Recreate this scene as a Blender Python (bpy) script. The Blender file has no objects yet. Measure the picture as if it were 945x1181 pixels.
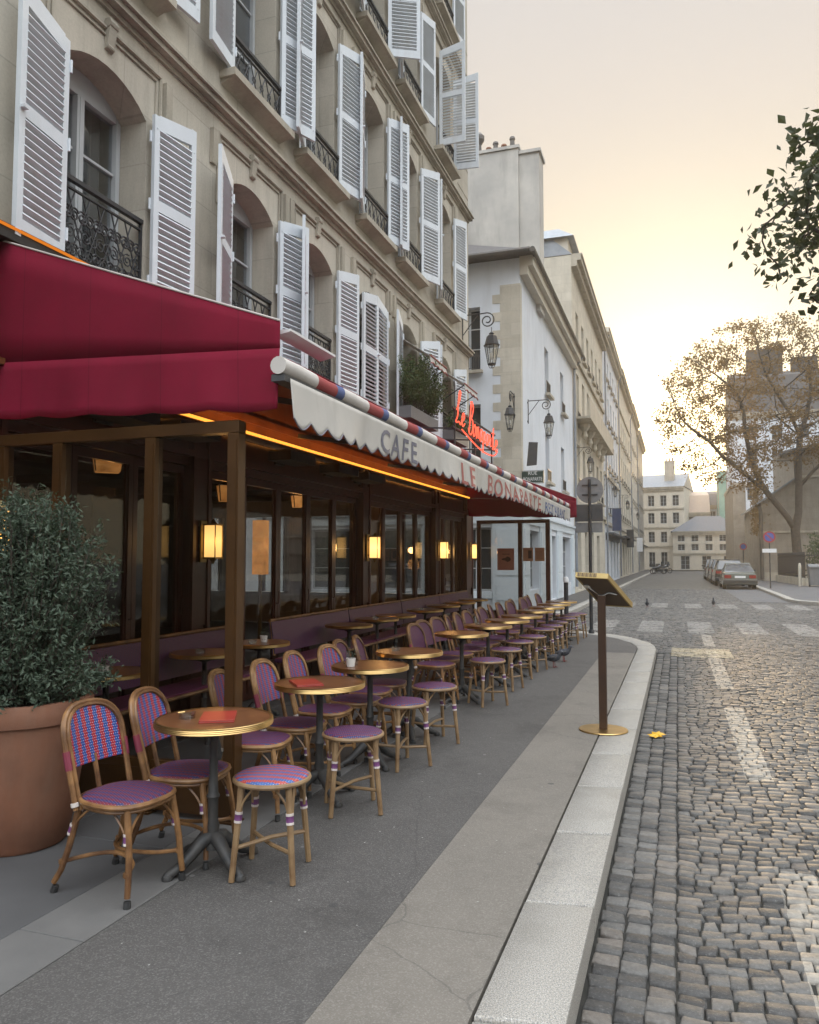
import bpy, math, random
import numpy as np
from mathutils import Vector, Matrix
R = math.radians
HAZE = .0014
PI = math.pi
random.seed(7)
rng = np.random.default_rng(7)
sc = bpy.context.scene
COL = sc.collection

# ---------------------------------------------------------------- geometry collector
class G:
    def __init__(s):
        s.v = []; s.f = []; s.mi = []; s.m = 0
    def add(s, vs, fs):
        o = len(s.v); s.v.extend(vs)
        for f in fs:
            s.f.append(tuple(i + o for i in f)); s.mi.append(s.m)
    def box(s, x0, x1, y0, y1, z0, z1):
        s.add([(x0,y0,z0),(x1,y0,z0),(x1,y1,z0),(x0,y1,z0),(x0,y0,z1),(x1,y0,z1),(x1,y1,z1),(x0,y1,z1)],
              [(0,3,2,1),(4,5,6,7),(0,1,5,4),(1,2,6,5),(2,3,7,6),(3,0,4,7)])
    def bbox(s, x0, x1, y0, y1, z0, z1, b=.01):
        """box with chamfered top edges"""
        s.add([(x0,y0,z0),(x1,y0,z0),(x1,y1,z0),(x0,y1,z0),(x0,y0,z1-b),(x1,y0,z1-b),(x1,y1,z1-b),(x0,y1,z1-b),
               (x0+b,y0+b,z1),(x1-b,y0+b,z1),(x1-b,y1-b,z1),(x0+b,y1-b,z1)],
              [(0,3,2,1),(0,1,5,4),(1,2,6,5),(2,3,7,6),(3,0,4,7),(4,5,9,8),(5,6,10,9),(6,7,11,10),(7,4,8,11),(8,9,10,11)])
    def obox(s, c, size, M=None):
        a, b, d = size[0]/2, size[1]/2, size[2]/2
        vs = [Vector(p) for p in ((-a,-b,-d),(a,-b,-d),(a,b,-d),(-a,b,-d),(-a,-b,d),(a,-b,d),(a,b,d),(-a,b,d))]
        if M is not None: vs = [M @ p for p in vs]
        c = Vector(c)
        s.add([tuple(p + c) for p in vs], [(0,3,2,1),(4,5,6,7),(0,1,5,4),(1,2,6,5),(2,3,7,6),(3,0,4,7)])
    def bar(s, p0, p1, w, h):
        """rectangular bar between two points"""
        p0 = Vector(p0); p1 = Vector(p1); d = p1 - p0; L = d.length
        q = d.to_track_quat('X', 'Z').to_matrix()
        s.obox((p0 + p1) / 2, (L, w, h), q)
    def tube(s, pts, r, n=8, closed=False, caps=True):
        pts = [Vector(p) for p in pts]; k = len(pts)
        rs = r if isinstance(r, (list, tuple)) else [r] * k
        o = len(s.v); up = None
        for i, p in enumerate(pts):
            a = pts[(i - 1) % k] if (closed or i > 0) else p
            b = pts[(i + 1) % k] if (closed or i < k - 1) else p
            t = (b - a)
            t = t.normalized() if t.length > 1e-9 else Vector((0,0,1))
            if up is None:
                up = Vector((0,0,1)) if abs(t.z) < .9 else Vector((1,0,0))
            x = t.cross(up)
            if x.length < 1e-6: x = t.cross(Vector((0,1,0)))
            x.normalize(); y = x.cross(t).normalized(); up = y
            for j in range(n):
                an = 2 * PI * j / n
                s.v.append(tuple(p + x * (math.cos(an) * rs[i]) + y * (math.sin(an) * rs[i])))
        for i in range(k if closed else k - 1):
            for j in range(n):
                a = o + i * n + j; b = o + i * n + (j + 1) % n
                c = o + ((i + 1) % k) * n + (j + 1) % n; d = o + ((i + 1) % k) * n + j
                s.f.append((a, b, c, d)); s.mi.append(s.m)
        if caps and not closed:
            s.f.append(tuple(o + j for j in range(n))[::-1]); s.mi.append(s.m)
            s.f.append(tuple(o + (k - 1) * n + j for j in range(n))); s.mi.append(s.m)
    def lathe(s, prof, n=24, c=(0,0,0), cap=True):
        o = len(s.v); k = len(prof)
        for r, z in prof:
            for j in range(n):
                an = 2 * PI * j / n
                s.v.append((c[0] + r * math.cos(an), c[1] + r * math.sin(an), c[2] + z))
        for i in range(k - 1):
            for j in range(n):
                s.f.append((o+i*n+j, o+i*n+(j+1)%n, o+(i+1)*n+(j+1)%n, o+(i+1)*n+j)); s.mi.append(s.m)
        if cap:
            s.f.append(tuple(o + j for j in range(n))[::-1]); s.mi.append(s.m)
            s.f.append(tuple(o + (k-1)*n + j for j in range(n))); s.mi.append(s.m)
    def prism(s, poly, z0, z1):
        n = len(poly)
        s.add([(x, y, z0) for x, y in poly] + [(x, y, z1) for x, y in poly],
              [tuple(range(n))[::-1], tuple(range(n, 2*n))] + [(i, (i+1) % n, n + (i+1) % n, n + i) for i in range(n)])
    def hprism(s, poly, a0, a1, axis='y'):
        """polygon in (u,z) extruded along y (u=x) or x (u=y)"""
        n = len(poly)
        P = (lambda u, z, a: (u, a, z)) if axis == 'y' else (lambda u, z, a: (a, u, z))
        s.add([P(u, z, a0) for u, z in poly] + [P(u, z, a1) for u, z in poly],
              [tuple(range(n)), tuple(range(n, 2*n))[::-1]] + [(i, n + i, n + (i+1) % n, (i+1) % n) for i in range(n)])
    def build(s, name, mats, parent=None, smooth=False, ang=40):
        me = bpy.data.meshes.new(name)
        me.from_pydata(s.v, [], s.f)
        if not isinstance(mats, (list, tuple)): mats = [mats]
        for m in mats: me.materials.append(m)
        if len(mats) > 1: me.polygons.foreach_set('material_index', s.mi)
        if smooth:
            me.polygons.foreach_set('use_smooth', [True] * len(me.polygons))
            if ang < 180: me.set_sharp_from_angle(angle=R(ang))
        me.update()
        return link(name, me, parent)

def link(name, me, parent=None):
    o = bpy.data.objects.new(name, me); COL.objects.link(o)
    if parent: o.parent = parent
    return o
def tag(o, label=None, cat=None, group=None, kind=None):
    if label: o['label'] = label
    if cat: o['category'] = cat
    if group: o['group'] = group
    if kind: o['kind'] = kind
    return o
def thing(name, label, cat, loc=(0,0,0), rz=0, group=None):
    o = bpy.data.objects.new(name, None); COL.objects.link(o)
    o.empty_display_size = .1
    o.location = loc; o.rotation_euler = (0, 0, rz)
    return tag(o, label, cat, group)
KIDS = {}
def kids(o): return [c for c in bpy.data.objects if c.parent == o]
def dup(root, loc=None, rz=None, label=None, group=None):
    if root.name not in KIDS: KIDS[root.name] = [(c, kids(c)) for c in kids(root)]
    r = root.copy(); COL.objects.link(r)
    if loc is not None: r.location = loc
    if rz is not None: r.rotation_euler = (0, 0, rz)
    if label: r['label'] = label
    if group: r['group'] = group
    for c, gs in KIDS[root.name]:
        d = c.copy(); COL.objects.link(d); d.parent = r
        for g in gs:
            e = g.copy(); COL.objects.link(e); e.parent = d
    return r
ORD = ['first','second','third','fourth','fifth','sixth','seventh','eighth','ninth','tenth','eleventh','twelfth','thirteenth','fourteenth',
       'fifteenth','sixteenth','seventeenth','eighteenth','nineteenth','twentieth','twenty-first','twenty-second','twenty-third','twenty-fourth',
       'twenty-fifth','twenty-sixth','twenty-seventh','twenty-eighth','twenty-ninth','thirtieth']

# ---------------------------------------------------------------- materials
class NT:
    def __init__(s, name):
        s.mat = bpy.data.materials.new(name); s.mat.use_nodes = True
        s.t = s.mat.node_tree; s.t.nodes.clear()
        s.out = s.t.nodes.new('ShaderNodeOutputMaterial')
    def n(s, typ, ins=None, **pr):
        nd = s.t.nodes.new(typ)
        for k, v in pr.items(): setattr(nd, k, v)
        for k, v in (ins or {}).items(): s.set(nd.inputs[k], v)
        return nd
    def set(s, sock, v):
        if isinstance(v, bpy.types.NodeSocket): s.t.links.new(v, sock)
        else:
            if sock.type == 'RGBA' and len(v) == 3: v = (*v, 1)
            sock.default_value = v
    def m(s, op, a, b=0., c=0., clamp=False):
        nd = s.t.nodes.new('ShaderNodeMath'); nd.operation = op; nd.use_clamp = clamp
        s.set(nd.inputs[0], a); s.set(nd.inputs[1], b); s.set(nd.inputs[2], c)
        return nd.outputs[0]
    def mix(s, f, a, b, mode='MIX'):
        nd = s.t.nodes.new('ShaderNodeMix'); nd.data_type = 'RGBA'; nd.blend_type = mode
        s.set(nd.inputs[0], f); s.set(nd.inputs[6], a); s.set(nd.inputs[7], b)
        return nd.outputs[2]
    def ramp(s, f, stops):
        nd = s.t.nodes.new('ShaderNodeValToRGB'); cr = nd.color_ramp
        while len(cr.elements) < len(stops): cr.elements.new(.5)
        for e, (p, c) in zip(cr.elements, stops):
            e.position = p; e.color = (*c, 1) if len(c) == 3 else c
        s.set(nd.inputs[0], f)
        return nd.outputs[0]
    def coord(s, which='Object'): return s.n('ShaderNodeTexCoord').outputs[which]
    def xyz(s, v):
        nd = s.n('ShaderNodeSeparateXYZ', {0: v}); return nd.outputs
    def noise(s, v, scale, detail=4, rough=.55, out=0):
        return s.n('ShaderNodeTexNoise', {'Vector': v, 'Scale': scale, 'Detail': detail, 'Roughness': rough}).outputs[out]
    def bump(s, h, st=.3, d=.01):
        return s.n('ShaderNodeBump', {'Height': h, 'Strength': st, 'Distance': d}).outputs[0]
    def rect(s, x, a, b):
        return s.m('MULTIPLY', s.m('GREATER_THAN', x, a), s.m('LESS_THAN', x, b))
    def bsdf(s, **k):
        nd = s.n('ShaderNodeBsdfPrincipled')
        al = {'col':'Base Color','rough':'Roughness','metal':'Metallic','spec':'Specular IOR Level','nrm':'Normal','em':'Emission Color','es':'Emission Strength','trans':'Transmission Weight','coat':'Coat Weight','alpha':'Alpha'}
        for a, v in k.items(): s.set(nd.inputs[al[a]], v)
        return nd.outputs[0]
    def done(s, sh):
        s.t.links.new(sh, s.out.inputs[0]); return s.mat
MAP = {}
def P(name, c1, c2=None, rough=.6, scale=6, metal=0, bump=0, bscale=60, spec=.5, detail=5, coat=0, dirt=None):
    """principled with noise variation between two colours, optional bump and dirt stains"""
    t = NT(name); v = t.coord()
    col = c1 if c2 is None else t.mix(t.ramp(t.noise(v, scale, detail), [(.3,(0,0,0)),(.7,(1,1,1))]), c1, c2)
    if dirt:
        dc, ds, da = dirt
        k = t.n('ShaderNodeMapping', {0: v, 'Scale': (1, 1, .18)}).outputs[0]
        f = t.m('MULTIPLY', t.ramp(t.noise(k, ds, 6, .65), [(.5,(0,0,0)),(.75,(1,1,1))]), da)
        col = t.mix(f, col, dc)
    kw = dict(col=col, rough=rough, metal=metal, spec=spec, coat=coat)
    if bump: kw['nrm'] = t.bump(t.noise(v, bscale, 4), bump, .004)
    MAP[name] = t.done(t.bsdf(**kw)); return MAP[name]
def EM(name, col, st):
    t = NT(name); MAP[name] = t.done(t.n('ShaderNodeEmission', {0: col, 1: st}).outputs[0]); return MAP[name]
def GLASS(name, tint=(.9,.92,.92), ior=1.5, wavy=.02, extra=0.):
    t = NT(name)
    nrm = t.bump(t.noise(t.coord(), 1.3, 2), wavy, .05)
    ge = t.n('ShaderNodeNewGeometry')
    c = t.m('ABSOLUTE', t.n('ShaderNodeVectorMath', {0: ge.outputs['Normal'], 1: ge.outputs['Incoming']}, operation='DOT_PRODUCT').outputs['Value'])
    f0 = ((ior - 1) / (ior + 1)) ** 2
    fr = t.m('ADD', t.m('MULTIPLY', t.m('MULTIPLY_ADD', t.m('POWER', t.m('SUBTRACT', 1., c), 5.), 1 - f0, f0), .6), extra, clamp=True)
    a = t.n('ShaderNodeBsdfTransparent', {0: tint}).outputs[0]
    b = t.n('ShaderNodeBsdfGlossy', {'Color': (1,1,1), 'Roughness': .015, 'Normal': nrm}).outputs[0]
    MAP[name] = t.done(t.n('ShaderNodeMixShader', {0: fr, 1: a, 2: b}).outputs[0]); return MAP[name]
def LEAF(name, c1, c2, tr=(.2,.22,.05), k=.35, rough=.55):
    t = NT(name)
    rnd = t.n('ShaderNodeNewGeometry').outputs['Random Per Island']
    col = t.mix(rnd, c1, c2)
    a = t.bsdf(col=col, rough=rough, spec=.35)
    b = t.n('ShaderNodeBsdfTranslucent', {0: tr}).outputs[0]
    MAP[name] = t.done(t.n('ShaderNodeMixShader', {0: k, 1: a, 2: b}).outputs[0]); return MAP[name]

# stone of the cafe building: limestone ashlar with faint joints and vertical grime
def stone(name, c1, c2, joint=.5, bw=.9, bh=.42, grime=(.12,.11,.095), ga=.45, jd=.55):
    t = NT(name); v = t.coord(); x, y, z = t.xyz(v)
    u = t.m('ADD', x, y)
    uv = t.n('ShaderNodeCombineXYZ', {0: u, 1: z}).outputs[0]
    br = t.n('ShaderNodeTexBrick', {'Vector': uv, 'Color1': (1,1,1), 'Color2': (.80,.79,.77), 'Mortar': (jd,jd,jd), 'Scale': 1., 'Mortar Size': .006, 'Brick Width': bw, 'Row Height': bh, 'Bias': 0.})
    col = t.mix(t.ramp(t.noise(v, 1.6, 6, .6), [(.3,(0,0,0)),(.72,(1,1,1))]), c1, c2)
    col = t.mix(joint, col, t.mix(1., col, br.outputs[0], 'MULTIPLY'))
    k = t.n('ShaderNodeMapping', {0: v, 'Scale': (1, 1, .12)}).outputs[0]
    f = t.m('MULTIPLY', t.ramp(t.noise(k, 2.2, 7, .68), [(.47,(0,0,0)),(.78,(1,1,1))]), ga)
    col = t.mix(f, col, grime)
    col = t.mix(t.m('MULTIPLY', t.ramp(t.noise(v, 45, 3), [(.4,(0,0,0)),(.7,(1,1,1))]), .12), col, grime)
    h = t.m('ADD', t.m('MULTIPLY', t.noise(v, 70, 4), .4), br.outputs[0])
    MAP[name] = t.done(t.bsdf(col=col, rough=.85, spec=.25, nrm=t.bump(h, .25, .006))); return MAP[name]
stone('stone', (.56,.515,.435), (.45,.415,.35), ga=.5)
stone('stone_trim', (.47,.425,.345), (.36,.33,.275), joint=.15, ga=.6)
stone('stone_pale', (.60,.555,.46), (.50,.46,.385), ga=.3)
stone('stone_grey', (.40,.375,.33), (.31,.29,.26), ga=.5, bw=1.1, bh=.5)
stone('stone_quoin', (.56,.52,.44), (.46,.425,.36), bw=.55, bh=.38, joint=.8, ga=.3, jd=.75)
stone('stone_church', (.34,.30,.25), (.25,.225,.19), bw=.8, bh=.4, ga=.4)
P('render_white', (.62,.65,.69), (.54,.57,.61), rough=.85, scale=.8, bump=.1, dirt=((.30,.295,.29), 1.7, .32))
P('render_cream', (.58,.53,.44), (.50,.46,.39), rough=.85, scale=.8, dirt=((.25,.23,.2), 1.5, .4))
P('render_rose', (.55,.42,.35), (.48,.36,.30), rough=.85, scale=.8)
P('render_chimney', (.50,.48,.44), (.36,.35,.33), rough=.9, scale=1.1, bump=.15, dirt=((.17,.16,.15), 1.4, .5))
P('shop_white', (.60,.66,.70), (.56,.62,.66), rough=.45, scale=2)
P('shutter_paint', (.66,.705,.745), (.58,.62,.655), rough=.5, scale=3, dirt=((.42,.40,.37), 5, .3))
P('frame_paint', (.46,.48,.49), (.40,.415,.425), rough=.5, scale=3)
P('iron', (.022,.024,.028), (.04,.04,.042), rough=.5, scale=14, spec=.4)
P('iron_cast', (.03,.032,.034), (.055,.05,.045), rough=.55, scale=20, bump=.25, bscale=40)
P('slate', (.10,.105,.12), (.065,.07,.08), rough=.6, scale=9, bump=.2, bscale=18)
P('chimney_dark', (.085,.07,.06), (.055,.047,.042), rough=.9, scale=1.5)
P('tile_roof', (.105,.095,.092), (.06,.058,.06), rough=.8, scale=10, bump=.35, bscale=12)
P('zinc', (.26,.28,.31), (.19,.21,.23), rough=.45, metal=.3, scale=3)
P('gutter', (.07,.065,.06), (.1,.09,.08), rough=.6)
P('terracotta_pot', (.24,.10,.054), (.165,.070,.040), rough=.8, scale=5, bump=.15, bscale=90, dirt=((.26,.17,.12), 4, .4))
P('soil', (.03,.024,.018), (.05,.04,.03), rough=1, scale=30)
P('wood_dark', (.070,.020,.012), (.040,.012,.008), rough=.36, scale=5, spec=.5)
P('wood_fascia', (.16,.055,.02), (.10,.033,.014), rough=.4, scale=4)
P('bronze_frame', (.080,.036,.010), (.056,.025,.007), rough=.38, metal=.35, scale=4)
P('black_box', (.012,.011,.011), (.02,.018,.018), rough=.5)
P('brass', (.62,.43,.18), (.48,.32,.13), rough=.32, metal=1, scale=8)
P('brass_dull', (.30,.22,.09), (.23,.165,.065), rough=.42, metal=.75, scale=5)
P('corten', (.060,.030,.016), (.042,.022,.013), rough=.5, metal=.3, scale=5)
P('rattan', (.38,.215,.09), (.095,.038,.014), rough=.4, scale=9, spec=.5, bump=.1, bscale=50)
P('rattan_dark', (.30,.155,.06), (.050,.017,.008), rough=.38, scale=8, spec=.5, bump=.1, bscale=50)
P('rattan_pale', (.30,.20,.105), (.16,.09,.042), rough=.42, scale=9, spec=.5, bump=.1, bscale=50)
P('rubber', (.02,.019,.019), (.03,.03,.03), rough=.7)
P('bind_white', (.62,.56,.5), (.5,.44,.42), rough=.5)
P('bind_red', (.22,.03,.05), (.16,.025,.05), rough=.5)
P('bind_purple', (.16,.05,.16), (.12,.04,.12), rough=.5)
P('red_menu', (.36,.045,.03), (.28,.035,.025), rough=.35, scale=4)
P('white_ceramic', (.72,.70,.66), (.62,.6,.57), rough=.25)
P('steel', (.55,.55,.54), (.45,.45,.45), rough=.25, metal=.9)
P('white_plate', (.7,.7,.7), (.62,.62,.62), rough=.4)
P('grey_metal', (.23,.235,.24), (.17,.175,.18), rough=.5, metal=.2, scale=8)
P('dark_panel', (.060,.062,.068), (.045,.047,.05), rough=.5)
t = NT('awning_red'); v = t.coord(); x, y, z = t.xyz(v)
c = t.mix(t.ramp(t.noise(v, 1.4, 6, .6), [(.3,(0,0,0)),(.72,(1,1,1))]), (.235,.010,.034), (.175,.008,.026))
k = t.n('ShaderNodeMapping', {0: v, 'Scale': (1, 1, .15)}).outputs[0]
c = t.mix(t.m('MULTIPLY', t.ramp(t.noise(k, 5, 6, .68), [(.5,(0,0,0)),(.75,(1,1,1))]), .30), c, (.12,.012,.022))
u = t.m('ADD', x, y)
seam = t.m('LESS_THAN', t.m('ABSOLUTE', t.m('SUBTRACT', t.m('FRACT', t.m('DIVIDE', u, .55)), .5)), .006)
c = t.mix(t.m('MULTIPLY', seam, .55), c, (.10,.006,.016))
wv = t.m('MULTIPLY', t.m('SINE', t.m('MULTIPLY', u, 1800.)), t.m('SINE', t.m('MULTIPLY', z, 1800.)))
h = t.m('ADD', t.m('MULTIPLY', wv, .15), t.m('MULTIPLY', t.noise(v, 9, 5, .6), 1.5))
a = t.bsdf(col=c, rough=.8, spec=.2, nrm=t.bump(h, .35, .008))
b = t.n('ShaderNodeBsdfTranslucent', {0: (.30,.012,.03)}).outputs[0]
MAP['awning_red'] = t.done(t.n('ShaderNodeMixShader', {0: .10, 1: a, 2: b}).outputs[0])
P('awning_under', (.13,.010,.018), (.10,.008,.014), rough=.85, scale=3, spec=.15)
P('text_grey', (.13,.13,.16), (.18,.17,.20), rough=.8)
P('text_red', (.30,.085,.075), (.36,.14,.12), rough=.8)
P('text_blue', (.10,.14,.27), (.085,.115,.23), rough=.8)
P('piping', (.62,.56,.52), (.5,.45,.42), rough=.7)
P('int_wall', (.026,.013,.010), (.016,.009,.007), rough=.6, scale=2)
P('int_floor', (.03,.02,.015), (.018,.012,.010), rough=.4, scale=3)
P('bin_grey', (.16,.165,.17), (.13,.135,.14), rough=.5)
P('bin_blue', (.055,.062,.085), (.045,.05,.07), rough=.45)
P('car_silver', (.19,.215,.20), (.175,.20,.185), rough=.25, metal=.5, coat=.6)
P('car_black', (.02,.021,.023), (.025,.026,.028), rough=.2, coat=.8)
P('car_grey', (.12,.125,.135), (.11,.115,.125), rough=.25, metal=.4, coat=.6)
P('car_trim', (.02,.02,.02), (.03,.03,.03), rough=.5)
P('tail_red', (.25,.015,.012), (.2,.012,.01), rough=.2)
P('bark', (.085,.068,.052), (.045,.036,.029), rough=.9, scale=7, bump=.5, bscale=16)
P('pigeon_grey', (.085,.088,.10), (.05,.052,.062), rough=.6, scale=14)
P('net_green', (.17,.33,.28), (.12,.26,.22), rough=.8, scale=1.4)
P('plaque_green', (.03,.055,.05), (.025,.045,.042), rough=.35)
P('poster_pink', (.42,.20,.155), (.36,.165,.13), rough=.6, scale=5)
P('poster_brown', (.40,.215,.12), (.34,.18,.10), rough=.6, scale=5)
P('poster_ink', (.055,.03,.026), (.09,.05,.04), rough=.6, scale=20)
P('rose_stucco', (.5,.4,.33), (.42,.33,.28), rough=.9)
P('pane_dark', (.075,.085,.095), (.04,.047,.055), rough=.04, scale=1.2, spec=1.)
P('pane_far', (.05,.055,.06), (.03,.033,.037), rough=.1, scale=.5, spec=.6)
P('curtain', (.34,.34,.33), (.24,.24,.24), rough=.9, scale=3)
P('slab', (.092,.090,.090), (.068,.067,.068), rough=.8, scale=2.5, bump=.25, bscale=120, dirt=((.08,.078,.075), 2.5, .3))
P('slab_pale', (.135,.130,.124), (.10,.097,.093), rough=.8, scale=3, bump=.25, bscale=120, dirt=((.10,.098,.095), 2.5, .3))
P('sign_red', (.33,.03,.035), (.3,.025,.03), rough=.35)
P('banner_blue', (.035,.055,.12), (.03,.045,.10), rough=.7)
P('sign_blue', (.03,.07,.30), (.028,.065,.27), rough=.35)
P('leaf_yellow', (.75,.42,.02), (.62,.33,.015), rough=.5, scale=40)
P('curb_fill', (.028,.026,.023), (.018,.018,.014), rough=.95, scale=9)
GLASS('glass_screen', (.80,.80,.79), wavy=.01)
GLASS('glass_front', (.82,.82,.81), ior=1.55, wavy=.03, extra=.01)
GLASS('glass_lantern', (.86,.86,.84), ior=1.45, wavy=.01, extra=.1)
GLASS('glass_window', (.75,.77,.78), ior=1.5, wavy=.05, extra=.10)
GLASS('glass_cup', (.85,.87,.87), ior=1.5, wavy=.0, extra=.08)
EM('led_gold', (1,.36,.045), 1.5)
EM('led_dim', (1,.28,.03), .6)
t = NT('lamp_warm'); v = t.coord(); zz = t.xyz(v)[2]
MAP['lamp_warm'] = t.done(t.n('ShaderNodeEmission', {0: (1,.56,.17), 1: t.m('ADD', t.m('MULTIPLY', t.m('ABSOLUTE', zz), -5.), 2.1)}).outputs[0])
t = NT('lamp_shade'); v = t.coord()
MAP['lamp_shade'] = t.done(t.n('ShaderNodeEmission', {0: t.mix(t.noise(v, 9, 4), (1,.30,.06), (1,.52,.16)), 1: t.m('MULTIPLY_ADD', t.noise(v, 5, 3), 0.8, .03)}).outputs[0])
EM('neon_red', (1,.11,.06), 1.6)
LEAF('leaf_bush', (.042,.066,.042), (.095,.125,.085), (.05,.08,.03), .2)
LEAF('leaf_box', (.040,.065,.022), (.085,.11,.04), (.08,.12,.03), .25)
LEAF('leaf_plane', (.03,.042,.022), (.06,.07,.032), (.10,.12,.03), .22)
LEAF('leaf_autumn', (.075,.048,.022), (.13,.085,.036), (.33,.20,.06), .38)
LEAF('leaf_hedge', (.035,.06,.025), (.075,.10,.04), (.07,.10,.03), .25)

# woven cane: red and blue bands with white dots; c = coordinates used as (u, v)
def weave(name, band, zig, dot, mixk, axes=('y','z'), red=(.30,.014,.03), blue=(.018,.060,.24), white=(.52,.48,.50), rough=.38, bumps=.25):
    t = NT(name); x, y, z = t.xyz(t.coord()); d = {'x': x, 'y': y, 'z': z}
    u, v = d[axes[0]], d[axes[1]]
    tri = t.m('PINGPONG', v, dot)
    uu = t.m('ADD', u, t.m('MULTIPLY', tri, zig))
    s1 = t.m('GREATER_THAN', t.m('FRACT', t.m('DIVIDE', uu, band * 2)), .5)
    col = t.mix(s1, red, blue)
    fu = t.m('ABSOLUTE', t.m('SUBTRACT', t.m('FRACT', t.m('DIVIDE', t.m('ADD', u, t.m('MULTIPLY', t.m('GREATER_THAN', t.m('FRACT', t.m('DIVIDE', v, dot * 2)), .5), dot / 2)), dot)), .5))
    fv = t.m('ABSOLUTE', t.m('SUBTRACT', t.m('FRACT', t.m('DIVIDE', v, dot)), .5))
    dotm = t.m('MULTIPLY', t.m('LESS_THAN', fu, .16), t.m('LESS_THAN', fv, .16))
    col = t.mix(t.m('MULTIPLY', dotm, mixk), col, white)
    h = t.m('ADD', t.m('SINE', t.m('MULTIPLY', u, 2 * PI / dot)), t.m('SINE', t.m('MULTIPLY', v, 2 * PI / dot)))
    MAP[name] = t.done(t.bsdf(col=col, rough=rough, spec=.5, nrm=t.bump(h, bumps, .002))); return MAP[name]
weave('weave_back', .026, .5, .0125, .6)
weave('weave_seat', .019, .7, .0125, .7, ('y','x'), red=(.135,.006,.020), blue=(.010,.022,.11), white=(.32,.25,.29), rough=.55)
weave('weave_back_purple', .012, .6, .011, .25, red=(.115,.018,.034), blue=(.036,.022,.075), white=(.24,.18,.21), rough=.5)
weave('weave_stool_bright', .026, .5, .0125, .55, ('y','x'), red=(.38,.045,.035), blue=(.035,.10,.30))
weave('weave_bench', .010, .7, .012, .3, ('y','z'), red=(.13,.02,.05), blue=(.05,.03,.10), white=(.26,.19,.26))
weave('weave_bench_seat', .010, .7, .012, .2, ('y','x'), red=(.16,.02,.045), blue=(.07,.025,.09), white=(.26,.19,.26))

def M(n): return MAP[n]

# white awning canvas
t = NT('canvas_white'); v = t.coord()
c = t.mix(t.ramp(t.noise(v, 2.2, 5), [(.3,(0,0,0)),(.7,(1,1,1))]), (.66,.63,.58), (.53,.51,.47))
k = t.n('ShaderNodeMapping', {0: v, 'Scale': (1, 1, .25)}).outputs[0]
c = t.mix(t.m('MULTIPLY', t.ramp(t.noise(k, 6, 6, .65), [(.52,(0,0,0)),(.75,(1,1,1))]), .4), c, (.36,.33,.28))
a = t.bsdf(col=c, rough=.85, spec=.15)
b = t.n('ShaderNodeBsdfTranslucent', {0: (.55,.52,.46)}).outputs[0]
MAP['canvas_white'] = t.done(t.n('ShaderNodeMixShader', {0: .25, 1: a, 2: b}).outputs[0])
# striped roller of the white awning: white, red, blue along y
t = NT('canvas_striped'); x, y, z = t.xyz(t.coord())
f = t.m('FRACT', t.m('DIVIDE', t.m('SUBTRACT', y, 3.93), .85))
c = t.mix(t.m('GREATER_THAN', f, .52), (.62,.59,.55), (.32,.035,.04))
c = t.mix(t.m('GREATER_THAN', f, .86), c, (.07,.11,.27))
c = t.mix(t.m('MULTIPLY', t.noise(t.coord(), 9, 5), .35), c, (.25,.22,.2))
MAP['canvas_striped'] = t.done(t.bsdf(col=c, rough=.8, spec=.2))
# table top: reddish laminate with fine sparkle of reflections
t = NT('table_laminate'); v = t.coord()
c = t.mix(t.ramp(t.noise(v, 9, 5), [(.35,(0,0,0)),(.7,(1,1,1))]), (.17,.070,.030), (.10,.040,.019))
MAP['table_laminate'] = t.done(t.bsdf(col=c, rough=.28, spec=.5, nrm=t.bump(t.noise(v, 120, 2), .05, .002)))

# ground materials -------------------------------------------------------------
def asphalt(name, c1, c2, speck, sc_=180, crack=True):
    t = NT(name); v = t.coord()
    c = t.mix(t.ramp(t.noise(v, .7, 6, .6), [(.3,(0,0,0)),(.7,(1,1,1))]), c1, c2)
    c = t.mix(t.m('MULTIPLY', t.ramp(t.noise(v, 7, 5, .7), [(.5,(0,0,0)),(.75,(1,1,1))]), .35), c, (c2[0]*.6, c2[1]*.6, c2[2]*.6))
    vo = t.n('ShaderNodeTexVoronoi', {'Vector': v, 'Scale': sc_})
    c = t.mix(t.m('MULTIPLY', t.ramp(vo.outputs['Color'], [(.55,(0,0,0)),(.95,(1,1,1))]), .55), c, speck)
    c = t.mix(t.m('LESS_THAN', t.n('ShaderNodeTexVoronoi', {'Vector': v, 'Scale': 9., 'Randomness': 1.}).outputs['Distance'], .045), c, (.30,.29,.27))
    for sc2, th, cc, k_ in ((2.3, .055, (.05,.05,.05), .7), (3.7, .05, (.33,.32,.31), .35)):
        c = t.mix(t.m('MULTIPLY', t.m('LESS_THAN', t.n('ShaderNodeTexVoronoi', {'Vector': v, 'Scale': sc2, 'Randomness': 1.}).outputs['Distance'], th), k_), c, cc)
    c = t.mix(t.m('MULTIPLY', t.ramp(t.noise(v, 1.15, 7, .72), [(.52,(0,0,0)),(.66,(1,1,1))]), .38), c, (c2[0]*.5, c2[1]*.49, c2[2]*.48))
    if crack:
        w = t.n('ShaderNodeTexVoronoi', {'Vector': t.mix(.12, v, t.noise(v, 2.5, 5, out=1)), 'Scale': .55}, feature='DISTANCE_TO_EDGE').outputs['Distance']
        c = t.mix(t.m('MULTIPLY', t.m('LESS_THAN', w, .0016), .3), c, (.03,.03,.03))
    h = t.m('ADD', vo.outputs['Distance'], t.m('MULTIPLY', t.noise(v, 30, 4), .8))
    MAP[name] = t.done(t.bsdf(col=c, rough=.72, spec=.4, nrm=t.bump(h, .35, .004))); return MAP[name]
asphalt('asphalt_walk', (.082,.077,.072), (.062,.058,.055), (.19,.18,.17))
asphalt('asphalt_strip', (.175,.157,.134), (.138,.125,.108), (.27,.25,.22))
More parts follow.
